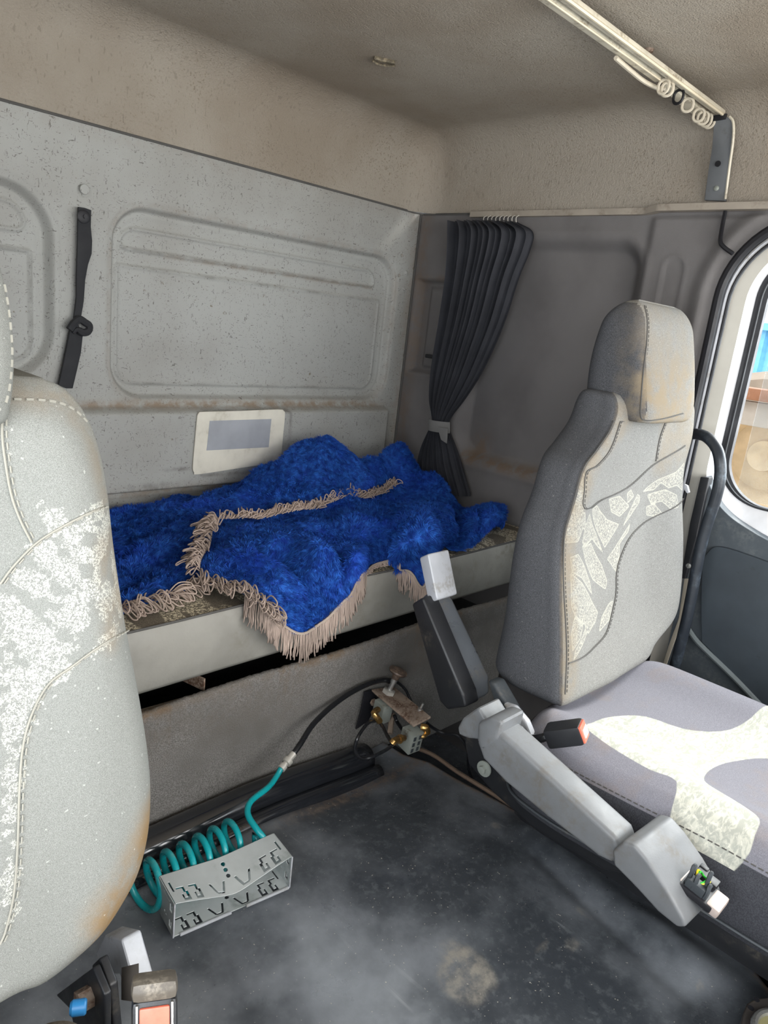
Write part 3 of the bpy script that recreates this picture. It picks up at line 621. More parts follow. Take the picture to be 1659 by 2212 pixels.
# recliner shroud, side plate, bolt
mk('recliner_shroud', join([bprism(arp([(1052, 1470), (1068, 1475), (1105, 1540), (1145, 1590), (1140, 1610), (1105, 1590), (1075, 1545)], 1.24), (.04, 0, 0), .008)]), M_DARKGREY, seatP)
mk('recliner_arm', bprism(arp([(1085, 1520), (1108, 1528), (1135, 1560), (1148, 1592), (1128, 1590), (1108, 1565)], 1.215), (.02, 0, 0), .006), M_LGREY, seatP)
sp = mk('side_plate', bprism(arp([(1000, 1590), (1060, 1600), (1200, 1700), (1330, 1800), (1420, 1870), (1400, 1900), (1300, 1880), (1150, 1790), (1060, 1710), (1010, 1650)], 1.225), (.03, 0, 0), .008), M_BLACK, seatP)
bc = P(1047, 1660, x=1.222); Mx = np.array([[0, 0, -1], [0, 1, 0], [1, 0, 0]])
mk('bolt', join([lathe([(.018, 0), (.018, .004), (.004, .005)], 20, Mx, bc), lathe([(.009, 0), (.009, .012), (.004, .013)], 6, Mx, bc)]), M_ZINC, sp)
# belt buckle
bkc = (P(1175, 1560, z=-.74) + P(1270, 1610, z=-.74)) / 2; dv = P(1250, 1578, z=-.722) - P(1185, 1586, z=-.752); MB_ = frame(dv, zd=(0, -.25, 1))
sb_ = mk('belt_buckle', bx(.074, .042, .040, bkc, .007, MB_), M_BLACK, seatP); sb_['label'] = 'black belt buckle with orange release end'
mk('release_button', join([bx(.008, .034, .034, bkc + MB_[:, 0] * .036, .002, MB_)]), M_RED, sb_)
mk('buckle_slot', bx(.002, .024, .018, bkc + MB_[:, 0] * .0412, 0, MB_), plain('pale_slot', 'd9cfc8', .4), sb_)
mk('buckle_stalk', tube(cr([bkc - MB_[:, 0] * .034, bkc - MB_[:, 0] * .06 + (0, 0, -.004), P(1105, 1592, x=1.225), P(1075, 1560, x=1.25)], 5), .009, 8), M_HOSE, sb_)

# ---- driver seat
seatD = thing('driver_seat', (.12, .4, ZF), 'light grey patterned driver seat close up at the left edge', 'seat')
PD = plane(-.8, .66, -.10, .76); cxd = .12
Ro = pxl([(75, 822), (120, 828), (165, 850), (200, 890), (225, 940), (245, 1010), (258, 1090), (270, 1200), (295, 1370), (325, 1530), (343, 1650), (349, 1740), (343, 1830), (323, 1910), (290, 1975), (245, 2040), (180, 2100), (110, 2150), (30, 2180)], PD)
Ro = [(cxd, Ro[0][1] + .004)] + Ro + [(cxd, Ro[-1][1] - .006)]; Lo = [(2 * cxd - a, b) for a, b in Ro[1:-1]][::-1]
ol = cr(Ro + Lo, 10, closed=True)
def yd(t): return .66 + (t + .8) * .1 / .7
# convert: pillow in (x, t) with height = towards the driver
def dtop(x, t, r):
    u = np.abs(x - cxd) / .25
    return .002 - .030 * max(0, (r - .86) / .14) ** 2.2 + .014 * np.exp(-((u - .75) / .2) ** 2) * (1 - sstep(.8, 1, r)) * 1. + .022 * np.exp(-((t + .6) / .16) ** 2) * np.exp(-(u / .6) ** 4)
g_ = pillow(ol, (cxd, -.45), [(.90, -.15), (.97, -.14), (1.0, -.115), (1.0, -.06), (1.0, -.035)], dtop, 120)
V2 = g_[0]; n_ = len(ol); W3 = np.stack([V2[:, 0], yd(V2[:, 1]) - V2[:, 2], V2[:, 1]], -1)
dsh = [
 [(85, 1090), (120, 1100), (150, 1130), (180, 1190), (170, 1215), (120, 1170), (95, 1150)], [(150, 1110), (185, 1100), (215, 1135), (235, 1180), (225, 1200), (190, 1150)],
 [(190, 1095), (235, 1095), (248, 1140), (240, 1165), (215, 1120)], [(60, 1160), (95, 1165), (160, 1225), (230, 1265), (262, 1290), (225, 1330), (190, 1290), (120, 1250), (70, 1215)],
 [(245, 1210), (262, 1200), (285, 1330), (268, 1345), (240, 1300), (225, 1290), (262, 1255)], [(30, 1230), (60, 1220), (110, 1260), (180, 1310), (165, 1360), (140, 1365), (100, 1320), (120, 1300), (70, 1290), (40, 1270)],
 [(0, 1290), (30, 1290), (60, 1320), (150, 1400), (130, 1450), (85, 1480), (60, 1440), (20, 1390), (0, 1370)], [(0, 1390), (30, 1420), (75, 1480), (60, 1540), (40, 1600), (0, 1560)],
 [(0, 1590), (38, 1620), (34, 1680), (22, 1700), (14, 1800), (0, 1790)], [(0, 1830), (24, 1850), (20, 1900), (4, 1960), (0, 1960)], [(190, 1395), (230, 1350), (262, 1358), (220, 1385)], [(175, 1228), (205, 1232), (215, 1205), (195, 1175), (183, 1200)]]
pd = np.full(len(V2), -1.)
for s in dsh: pd = np.maximum(pd, sd_poly(V2[:, 0], V2[:, 1], pxl(s, PD)))
# the same cloth runs on over the half that the picture leaves out
mir = np.full(len(V2), -1.)
for s in dsh: mir = np.maximum(mir, sd_poly(2 * cxd + .03 - V2[:, 0], V2[:, 1] + .03, pxl(s, PD)))
pd = np.where(V2[:, 0] < .17, mir, pd); pd[:5 * n_] = -1
X, T = V2[:, 0], V2[:, 1]
dust = .95 * sstep(-.05, .01, sd_poly(X, T, pxl([(215, 1960), (280, 1880), (335, 1780), (345, 1850), (290, 1975), (250, 2035), (225, 2050)], PD))) + .5 * sstep(-.03, .005, sd_poly(X, T, pxl([(225, 1180), (265, 1170), (285, 1330), (235, 1370)], PD))) * sstep(.2, .8, np.random.default_rng(2).random(len(X)) * 0 + .6)
dust += .35 * sstep(-.02, .01, sd_poly(X, T, pxl([(40, 825), (160, 850), (215, 930), (250, 1090), (230, 1090), (195, 930), (140, 880), (40, 862)], PD)))
bd = mk('backrest', (W3, [f[::-1] for f in g_[1]]), M_DRIVF, seatD, smooth=180, attrs={'pat': pd, 'dust': dust.clip(0, 1)}); bd['label'] = 'pale grey backrest with white fleck pattern and brown stain low at its edge'
sg = []
for q, w_ in (([(30, 862), (90, 864), (135, 872), (170, 892), (198, 925), (220, 975), (236, 1030), (246, 1090), (258, 1190), (283, 1360), (311, 1520), (332, 1650), (341, 1740), (334, 1830), (305, 1930), (270, 1990)], 1),
          ([(0, 1262), (30, 1222), (80, 1172), (140, 1135), (200, 1105), (243, 1090)], 0), ([(4, 905), (6, 960), (22, 1060), (42, 1120), (68, 1172)], 0),
          ([(284, 1356), (210, 1400), (155, 1440), (105, 1478), (70, 1540), (50, 1610), (42, 1700), (38, 1820), (30, 1930), (12, 2010), (0, 2040)], 0)):
    o = snap(bd, q, .0015)
    if len(o) > 3: sg += [tube(o, .0012, 6)] if not w_ else []; sg += [dashes(o + np.array((.004 if not w_ else 0, 0, .0)), .0013 if w_ else .0009, .007, .0045)]; sg += []
mk('stitching', join(sg), M_SEAM, bd)
# driver headrest
hw = np.array([(0, .105)] + [tuple(q) for q in [(.06, .10), (.10, .075), (.122, .03), (.133, -.02), (.136, -.068), (.130, -.117), (.118, -.138), (.06, -.146)]] + [(0, -.147)])
hl = np.vstack([hw, [(-a, b) for a, b in hw[1:-1][::-1]]]); hl[:, 0] += .118; hl = cr(hl, 8, closed=True)
g_ = pillow(hl, (.118, -.03), [(.85, -.11), (.97, -.10), (1.0, -.08), (1.0, -.03)], lambda x, t, r: .0 * x - .02 * max(0, (r - .8) / .2) ** 2, 30)
V2 = g_[0]; hdg = mk('headrest', (np.stack([V2[:, 0], .735 + .12 * V2[:, 1] - V2[:, 2], V2[:, 1]], -1), [f[::-1] for f in g_[1]]), M_DRIVF, seatD, smooth=180, attrs={'pat': np.full(len(V2), -1.), 'dust': np.zeros(len(V2))})
o = snap(hdg, [(4, 590), (14, 640), (22, 700), (26, 770), (20, 840), (8, 885)], .0015)
if len(o) > 3: mk('stitching', dashes(o, .0013, .007, .0045), M_SEAM, hdg)
for px_ in (.06, .17): mk('headrest_post', tube([(px_, .82, -.22), (px_, .80, -.10)], .007), M_BOLT, seatD)
co = cr([(.295, .50), (.30, .60), (.288, .655), (.25, .69), (.12, .70), (-.02, .69), (-.06, .655), (-.07, .60), (-.06, .3), (-.05, .08), (0, .02), (.12, 0), (.24, .02), (.29, .08), (.30, .3)], 8, closed=True)
g_ = pillow(co, (.12, .35), [(.95, -.98), (1., -.96), (1.01, -.90), (1.005, -.85)], lambda x, y, r: -.812 - .025 * max(0, (r - .85) / .15) ** 2 + 0 * x, 20)
mk('seat_cushion', g_, weave('brownish_seat_cloth', '85796a', '5f564a', lint=.2), seatD, smooth=180, attrs={'pat': np.full(len(g_[0]), -1.), 'dust': np.full(len(g_[0]), .3)})
mk('seat_base', bx(.30, .55, .62, (.12, .34, -1.285), .03), M_BLACK, seatD)
mk('lower_armrest', bprism(arp([(225, 2020), (262, 2030), (292, 2138), (270, 2142), (258, 2106), (232, 2108), (205, 2060)], .40), (.03, 0, 0), .005), M_LGREY, seatD)['label'] = 'pale grey metal strut beside the backrest foot'
mk('recliner_bracket', join([bprism(arp([(198, 2085), (214, 2070), (236, 2130), (246, 2230), (215, 2230), (208, 2150)], .345), (.012, 0, 0), .003), bprism(arp([(120, 2150), (200, 2090), (225, 2150), (225, 2240), (165, 2240), (150, 2180)], .33), (.01, 0, 0), .003)]), M_BLACK, seatD)
bb = P(188, 2155, x=.325); mk('blue_capped_bolt', join([lathe([(.014, -.005), (.014, .012), (.009, .014)], 6, Mx, bb)]), M_RUSTY, seatD)
b2 = P(172, 2176, x=.30); mk('bolt_cap', lathe([(.008, -.008), (.0095, -.006), (.0095, .008), (.007, .011)], 16, frame((-.4, -.7, -.1), zd=(-.9, -.4, -.1)), b2), M_BLUE, seatD)
# driver buckle
ct = P(334, 2140, z=-.70); tc = -ct / np.linalg.norm(ct); up_ = np.array((.106, .258, .96)); zb = up_ - tc * (up_ @ tc); zb /= np.linalg.norm(zb)
n_b = tc - .42 * zb; n_b /= np.linalg.norm(n_b); zb = zb + .42 * tc; zb /= np.linalg.norm(zb); xb = np.cross(zb, n_b) * 1.; xb /= np.linalg.norm(xb); xb *= np.sign(xb[0]); xb = xb * .985 + zb * -.05; xb /= np.linalg.norm(xb); yb_ = -n_b; MBk = np.array([xb, yb_, zb]).T
bp = mk('belt_buckle', bx(.046, .030, .120, ct - zb * .068 + yb_ * .012, .007, MBk), M_BLACK, seatD); bp['label'] = 'worn black belt buckle with orange button and steel rim'
mk('buckle_cap', bx(.047, .034, .020, ct + yb_ * .012, .008, MBk), plain('scuffed_black_cap', '5d564d', .5, dirt='8f8678', dscale=30, dth=(.45, .65)), bp)
mk('release_button', bx(.030, .005, .085, ct - zb * .056 - yb_ * .004, .002, MBk), M_RED, bp)
mk('button_notch', bx(.006, .006, .030, ct - zb * .052 - yb_ * .0045 - xb * .011, .001, MBk), plain('dark_red_notch', '8d3a33', .5), bp)
for d in (-.0175, .0175): mk('button_frame', bx(.0025, .006, .092, ct - zb * .056 - yb_ * .004 + xb * d, .001, MBk), M_BOLT, bp)
mk('buckle_strap', prism([P(262, 2120, x=.375), P(300, 2112, x=.375), P(296, 2165, x=.375), P(262, 2160, x=.37)], (.01, .02, 0)), plain('brown_grey_webbing', '6d655d', .7), bp)

# ================================================================ MAT, BUNK, BLANKET, CURTAIN
ZM = -1.125
edge = [P(a, b, z=ZM) for a, b in [(875, 1610), (930, 1630), (985, 1668), (1040, 1702), (1120, 1752), (1200, 1803), (1310, 1880), (1430, 1955), (1520, 2005), (1590, 2060), (1659, 2150)]]
ey, ex = [p[1] for p in edge], [p[0] for p in edge]
yy = np.concatenate([np.arange(-.95, .1, .03), np.arange(.1, 1.2051, .006)]); rows = []
for y in yy:
    xe = lerp(y, ey + [-.95], ex + [ex[-1] - .03]); xs_ = np.concatenate([np.linspace(XL, .4, 20, endpoint=False), np.linspace(.4, xe, 150)])
    rows.append([(x, y, 0) for x in xs_] + [(xe + .004, y, -.004), (xe + .007, y, -.012), (xe + .007, y, -.03), (xe + .02, y, -.46)])
A = np.array(rows); X, Y = A[..., 0], A[..., 1]
z = ZM - .035 * sstep(.85, 1.35, X) * sstep(.7, 1.2, Y) + 0 * X
cv = (Y - 1.155) / .045; z += .006 * np.exp(-((Y - 1.085) / .014) ** 2) * sstep(1.15, .9, X)
def segd(px0, px1):
    a, b = P(*px0, z=ZM), P(*px1, z=ZM); d = b - a; L = np.linalg.norm(d[:2]); t = ((X - a[0]) * d[0] + (Y - a[1]) * d[1]) / L ** 2
    tc = np.clip(t, 0, 1); return np.hypot(X - a[0] - tc * d[0], Y - a[1] - tc * d[1])
z += .016 * np.exp(-(segd((1150, 1800), (1500, 2100)) / .045) ** 2) - .008 * np.exp(-(segd((1160, 1850), (1480, 2150)) / .02) ** 2) + .012 * np.exp(-(segd((1420, 2020), (1640, 2190)) / .05) ** 2)
z += .006 * np.sin(X * 5 + Y * 3) * sstep(1.1, .9, Y) + .004 * np.sin(X * 11 - Y * 7)
A[..., 2] += z
xe = A[:, -5:-4, 0]
rust = .9 * np.exp(-((X - xe) / .012) ** 2) + .5 * np.exp(-((Y - 1.075) / .02) ** 2) * sstep(.8, 1.1, X) 
st = np.zeros_like(X)
for (a, b), r1, r2, w_ in [((1010, 2085), .032, .062, 1.0), ((1000, 2120), .04, .05, .9), ((975, 1762), .014, .010, .5), ((1070, 1785), .012, .012, .7), ((1235, 2045), .02, .012, .45), ((1170, 2050), .022, .006, .4), ((1262, 1975), .010, .02, .4), ((1508, 2140), .008, .006, .8), ((1640, 2085), .02, .05, .6)]:
    c = P(a, b, z=ZM); st = np.maximum(st, w_ * sstep(1.15, .75, np.hypot((X - c[0]) / r1, (Y - c[1]) / r2)))
matt = struct('floor_cover', grid(A), M_RUBBER, smooth=180, attrs={'rust': rust.ravel().clip(0, 1), 'stain': st.ravel()})
struct('trim_6', tube(cr([e + (.004, 0, .0) for e in edge], 4), .0055, 6), plain('brown_frayed_edge', '6d5a4b', .9, dirt='3a332d', dscale=60))
rz = [(x, ZM + .012 - .035 * float(sstep(.85, 1.35, x))) for x in np.linspace(XL, 1.27, 60)]
M_GLOSS = plain('glossy_black_moulding', '212327', .14, dirt='4f4a42', dscale=8, dth=(.6, .85), bump=.05, bscale=60, spec=1.)
struct('trim_8', tube([(x, 1.166, z_ + .004) for x, z_ in rz], .038, 20, up=(0, 0, 1)), M_GLOSS, smooth=180)
struct('trim_9', tube([(x, 1.112, z_ - .012) for x, z_ in rz], .022, 14, up=(0, 0, 1)), M_GLOSS, smooth=180)
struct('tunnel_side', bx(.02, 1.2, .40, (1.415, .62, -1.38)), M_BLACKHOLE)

# bunk base: felt-covered front board and dark box behind
XB1 = 1.93
ns = 420; xs_ = np.linspace(XL + .02, XB1, ns); rr_ = np.random.default_rng(7)
tz = -.822 + .004 * np.sin(xs_ * 9) + rr_.normal(0, .0008, ns)
prof = [(1.2085, -1.20), (1.209, -1.1), (1.2085, -1.0), (1.208, -.9), (1.208, -.006), (1.210, 0), (1.216, .002), (1.224, .001), (1.228, -.006), (1.228, -1.2)]
rows = [[(x, 1.212 + .0 * x, -1.22), (x, 1.210, -1.0), (x, 1.208, t - .02), (x, 1.2085, t - .004), (x, 1.212, t), (x, 1.222, t + .001), (x, 1.228, t - .006), (x, 1.228, -1.22)] for x, t in zip(xs_, tz)]
A = np.array(rows); rust = (.8 * np.exp(-((A[..., 2] + .828) / .012) ** 2) * (.4 + .6 * (np.sin(A[..., 0] * 13) > .2))).ravel()
bb_ = thing("bunk_box", (.8, 1.4, ZF), 'grey felt covered board and frame carrying the bunk mattress', 'bunk base')
mk('front_board', grid(A), M_CARPET, bb_, smooth=180, attrs={'rust': rust})
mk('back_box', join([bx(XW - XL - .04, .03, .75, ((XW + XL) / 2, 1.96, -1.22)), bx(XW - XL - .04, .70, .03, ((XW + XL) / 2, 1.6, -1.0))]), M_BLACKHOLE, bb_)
fz = P(400, 1512, y=1.235)[2]
mk('frame_rail', join([bprism([P(300, 1540, y=1.236), P(466, 1492, y=1.236), P(466, 1503, y=1.236), P(300, 1553, y=1.236)], (0, .012, 0), .001)]), plain('dusty_bunk_steel', 'a39a8c', .5, .2, dirt='6e5d4c', dscale=20, dth=(.4, .6)), bb_)
mk('frame_crosspiece', bprism([(.802, 1.240, -.802), (.806, 1.240, -.802), (.72, 1.60, -.802), (.716, 1.60, -.802)], (0, 0, -.030), .001), M_RUSTY, bb_)
for k in range(5): mk('slat', bx(.07, .55, .010, (.72 + .24 * k + .10, 1.62, -.822), .002), plain('plywood_slat', '7b6a58', .8) if k == 0 else bpy.data.materials['plywood_slat'], bb_)
# mattress
mt = thing('bunk_mattress', (.85, 1.6, -.79), 'grey bunk mattress with speckled woven top and plain vinyl front under the blue blanket', 'mattress')
x0, x1, y0, y1, z0, z1 = XL + .03, 2.08, 1.222, 1.955, -.787, -.640
xs_ = np.linspace(x0, x1, 240); rows = []
for x in xs_:
    wv = .003 * math.sin(x * 7) + .0015 * math.sin(x * 23); en = .02 * (1 - math.sqrt(max(0, 1 - max(0, (x - x1 + .02) / .02) ** 2)))
    pr = [(y0 + .03, z0), (y0 + .008, z0 + .002), (y0, z0 + .014), (y0 - .004 + wv * .3, z0 + .05), (y0 - .004, z1 - .05), (y0 + .001, z1 - .008), (y0 + .006, z1 - .001 + wv * .3)]
    rows.append([(x, a, b - en) for a, b in pr])
mk('front_face', grid(np.array(rows)), plain('grey_mattress_vinyl', '97948c', .6, dirt='7e7a70', dscale=6, bump=.35, bscale=160), mt, smooth=180)
ttx, tty = np.meshgrid(xs_, np.linspace(y0 + .004, y1, 50), indexing='ij'); tz_ = z1 + .003 * np.sin(ttx * 7) + .002 * np.sin(ttx * 5 + tty * 9) - .012 * sstep(y1 - .04, y1, tty)
mm = NT('speckled_bunk_cloth'); cc = mm.mix(mm.ramp(mm.noise(500, 1), .35, .65), srgb('7d7466'), srgb('5d564b'))
sp_ = mm.math('MULTIPLY', mm.ramp(mm.noise(190, 1, .6, dist=.9), .48, .54), mm.ramp(mm.noise(9, 1, .5, stretch=(1, .45, 1), dist=2.5), .42, .46)); cc = mm.mix(mm.math('MULTIPLY', sp_, .9), cc, srgb('d8cdb2')); mm.bump(mm.noise(500, 2), .4, .002)
mk('top_cover', grid(np.stack([ttx, tty, tz_], -1)), mm.fin(cc, .92, 0, .2), mt, smooth=180)
mk('core', bx(x1 - x0 - .01, y1 - y0 - .02, z1 - z0 - .012, ((x0 + x1) / 2, (y0 + y1) / 2 + .006, (z0 + z1) / 2 - .004), .012), M_DARKGREY, mt)
mk('edge_piping', tube([(x, y0 + .004, z1 + .0015 + .003 * math.sin(x * 7) * .9) for x in xs_], .0028, 6), M_DSEAM, mt)

# ---- blanket
def fur_mat():
    m = NT('royal_blue_fleece'); n1 = m.noise(60, 4, .7); n2 = m.noise(7, 3)
    c = m.mix(m.ramp(n1, .35, .7), srgb('14378c'), srgb('2d6cc8')); c = m.mix(m.math('MULTIPLY', m.ramp(n2, .45, .7), .5), c, srgb('1a3fb4'))
    m.b.inputs['Sheen Weight'].default_value = .35; m.b.inputs['Sheen Tint'].default_value = srgb('3f7de8'); m.b.inputs['Sheen Roughness'].default_value = .4
    return m.fin(c, .8, 0, .25)
M_FUR = fur_mat()
def bicubic(C, nu, nv):
    C = np.array(C, float); R = np.array([cr(r, nv) for r in C]); return np.array([cr(R[:, j], nu) for j in range(R.shape[1])]).transpose(1, 0, 2)
def wrinkle(A, amp=.004, seed=0):
    r = np.random.default_rng(seed); x, y, z = A[..., 0], A[..., 1], A[..., 2]; d = np.zeros_like(x)
    for k in range(9):
        a, b, c, ph = r.normal(0, 18 + 5 * k, 3).tolist() + [r.uniform(0, 6)]; d += np.sin(a * x + b * y + c * z + ph) / (1 + .5 * k)
    A = A.copy(); A[..., 2] += amp * d * .5; A[..., 1] += amp * d * .25; return A
ZB = -.640
lob = lambda X, Y, cx, cy, sx, sy, h_, th=0: h_ * np.exp(-(((X - cx) * math.cos(th) + (Y - cy) * math.sin(th)) / sx) ** 2 - ((-(X - cx) * math.sin(th) + (Y - cy) * math.cos(th)) / sy) ** 2)
pk = P(700, 946, y=1.80)
# main body over the mattress
front = [P(a, b, z=ZB + .02) for a, b in [(60, 1375), (180, 1340), (270, 1308), (340, 1290), (400, 1268), (440, 1252), (560, 1200), (700, 1150), (850, 1085)]]
fx, fy = [p[0] for p in front], [p[1] for p in front]
nU, nV = 260, 120; rows = []
xa = np.linspace(.25, 1.80, nU)
for x in xa:
    yf_ = np.interp(x, fx, fy); yb_2 = 1.945 - .05 * sstep(1.60, 1.80, x)
    rows.append([(x + 0 * t, yf_ + (yb_2 - yf_) * t, 0) for t in np.linspace(0, 1, nV)])
A = np.array(rows); X, Y = A[..., 0], A[..., 1]
hh = .020 + lob(X, Y, pk[0], pk[1] - .02, .20, .17, .200) + lob(X, Y, pk[0] - .28, 1.80, .26, .13, .055) + lob(X, Y, 1.30, 1.62, .2, .06, .016, .2) + lob(X, Y, .95, 1.58, .25, .05, .014, -.1) + lob(X, Y, 1.2, 1.75, .3, .05, .012, .3)
ed = np.minimum(sstep(-.02, .03, Y - A[:, :1, 1]), 1) * sstep(1.80, 1.74, X); A[..., 2] = ZB + .004 + hh * (.25 + .75 * ed)
body = wrinkle(A, .010, 3)
# right-hand heap behind
c2 = P(890, 1005, y=1.78); xa, ya = np.meshgrid(np.linspace(1.55, 2.035, 110), np.linspace(1.42, 1.93, 90), indexing='ij')
hz = lob(xa, ya, 1.93, 1.77, .12, .06, .165) + lob(xa, ya, 1.94, 1.62, .07, .09, .125) + lob(xa, ya, 1.74, 1.74, .15, .09, .15) + lob(xa, ya, 1.80, 1.58, .12, .07, .05) + .012 * np.sin(xa * 40 + ya * 22)* np.exp(-((xa-1.85)/.15)**2 - ((ya-1.75)/.12)**2)
heap = wrinkle(np.stack([xa, ya, ZB + .004 + hz * 1.0], -1), .010, 8)
# flap turned towards the front, hanging over the edge
def cp(t): a, b, k, v = t; return P(a, b, **{k: v})
flapC = []
for col in [
 [(466, 1147, -.60), (455, 1175, -.60), (442, 1205, -.60), (434, 1232, -.605), (430, 1252, -.612)],
 [(515, 1139, -.595), (515, 1180, -.58), (505, 1220, -.585), (495, 1250, -.597), (488, 1270, -.612)],
 [(560, 1133, -.59), (575, 1180, -.565), (575, 1230, -.57), (570, 1275, -.60), (562, 1303, -.625)],
 [(605, 1125, -.585), (625, 1180, -.575), (630, 1235, -.585), (618, 1295, 1.197), (602, 1350, 1.192)],
 [(650, 1115, -.58), (670, 1170, -.56), (682, 1225, -.565), (664, 1300, 1.180), (648, 1368, 1.178)],
 [(695, 1105, -.58), (715, 1155, -.575), (728, 1205, -.585), (714, 1268, 1.190), (702, 1325, 1.185)],
 [(740, 1095, -.58), (762, 1140, -.555), (772, 1182, -.56), (762, 1235, 1.195), (752, 1277, 1.187)],
 [(780, 1085, -.575), (800, 1122, -.565), (810, 1155, -.58), (804, 1190, -.61), (798, 1224, -.632)],
 [(815, 1075, -.57), (828, 1105, -.545), (838, 1138, -.55), (842, 1170, -.58), (848, 1202, -.615)],
 [(850, 1064, -.57), (858, 1095, -.55), (868, 1130, -.55), (876, 1165, -.57), (880, 1200, -.60)]]:
    flapC.append([P(a, b, z=v) if v < 0 else P(a, b, y=v) for a, b, v in col])
flap = wrinkle(bicubic(flapC, 20, 22), .009, 5)
s_ = np.linspace(0, 1, flap.shape[1]); flap[..., 2] += .012 * np.sin(np.linspace(0, 18, flap.shape[0]))[:, None] * np.sin(s_ * 3.1)[None] * .7
lobC = []
for col in [
 [(826, 1128, -.60), (830, 1145, -.585), (838, 1165, -.585), (843, 1185, -.59), (848, 1204, -.61)],
 [(842, 1098, -.57), (852, 1130, -.53), (862, 1165, -.53), (872, 1200, 1.20), (878, 1236, 1.185)],
 [(880, 1084, -.555), (892, 1122, -.50), (902, 1168, -.53), (908, 1218, 1.18), (906, 1266, 1.172)],
 [(925, 1081, -.545), (938, 1118, -.495), (945, 1155, -.52), (942, 1190, 1.19), (932, 1216, 1.18)],
 [(965, 1088, -.55), (972, 1115, -.53), (976, 1140, -.56), (968, 1160, -.60), (956, 1178, -.625)],
 [(985, 1106, -.60), (992, 1125, -.59), (997, 1150, -.595), (994, 1172, -.615), (986, 1192, -.632)],
 [(1012, 1100, -.59), (1020, 1115, -.565), (1026, 1138, -.575), (1026, 1160, -.60), (1018, 1180, -.632)],
 [(1055, 1090, -.575), (1064, 1100, -.55), (1066, 1116, -.56), (1062, 1132, -.59), (1050, 1145, -.62)],
 [(1086, 1093, -.58), (1092, 1101, -.57), (1093, 1112, -.575), (1088, 1122, -.59), (1080, 1128, -.615)]]:
    lobC.append([P(a, b, z=v) if v < 0 else P(a, b, y=v) for a, b, v in col])
lobe = wrinkle(bicubic(lobC, 16, 16), .004, 6)
def proj(A):
    q = A @ np.stack([AX, AY, AZ]); return q[..., 0] / q[..., 2] * F + 829.5, q[..., 1] / q[..., 2] * F + 1106
def folds(A, lines):
    A = A.copy(); u, v = proj(A)
    for pts, wd, h_ in lines:
        c = cr(pts, 6); d = np.min(np.stack([np.hypot(u - a, v - b) for a, b in c]), 0); k = h_ * np.exp(-(d / wd) ** 2); A[..., 2] += k * .75; A[..., 1] -= k * .6
    return A
flap = folds(flap, [([(520, 1156), (600, 1168), (670, 1190), (712, 1230), (722, 1290)], 16, 0.038), ([(500, 1195), (560, 1215), (610, 1260), (640, 1330)], 14, 0.021), ([(740, 1120), (800, 1140), (830, 1160)], 14, 0.021), ([(740, 1190), (770, 1215), (765, 1240)], 12, 0.026),
  ([(560, 1190), (630, 1215), (668, 1260), (672, 1320)], 11, -0.032), ([(640, 1140), (720, 1160), (800, 1165)], 12, -0.025), ([(735, 1200), (742, 1240), (735, 1280)], 8, -0.021)])
lobe = folds(lobe, [([(848, 1110), (862, 1140), (868, 1175), (872, 1215)], 9, -0.052), ([(905, 1120), (908, 1170), (905, 1230)], 16, 0.028), ([(945, 1110), (958, 1140), (950, 1180)], 8, -0.021), ([(990, 1110), (998, 1140), (990, 1170)], 8, -0.052), ([(1040, 1105), (1044, 1125), (1036, 1150)], 6, -0.038)])
body = folds(body, [([(300, 1130), (420, 1120), (520, 1115), (620, 1090)], 8, -0.021), ([(280, 1165), (380, 1150), (460, 1150)], 9, -0.021), ([(320, 1215), (380, 1235), (420, 1240)], 10, -0.021), ([(300, 1190), (380, 1180), (440, 1180)], 10, 0.018), ([(640, 1040), (720, 1045), (800, 1060)], 9, -0.014), ([(600, 1070), (700, 1075), (800, 1040)], 9, 0.014)])
def tuck(A, dn=.03, bk_=.015):
    A = A.copy(); a = A[:, :1] + (0, bk_, -dn); b = A[:, -1:] + (0, bk_ * .8, -.004); A = np.concatenate([a, A, b], 1)
    R_ = np.concatenate([A[:1] + (-.004, 0, -dn), A, A[-1:] + (.004, 0, -dn)], 0); k_ = R_[..., 1] > 1.215; R_[..., 2] = np.where(k_, np.maximum(R_[..., 2], ZB + .006), R_[..., 2]); return R_
parts_ = [body, heap, tuck(flap, .02), tuck(lobe, .035, .02)]
blk = mk('blanket', join([grid(a) for a in parts_]), M_FUR, smooth=180)
tag(blk, 'royal blue fleecy blanket with taupe fringe heaped on the bunk mattress', 'blanket')
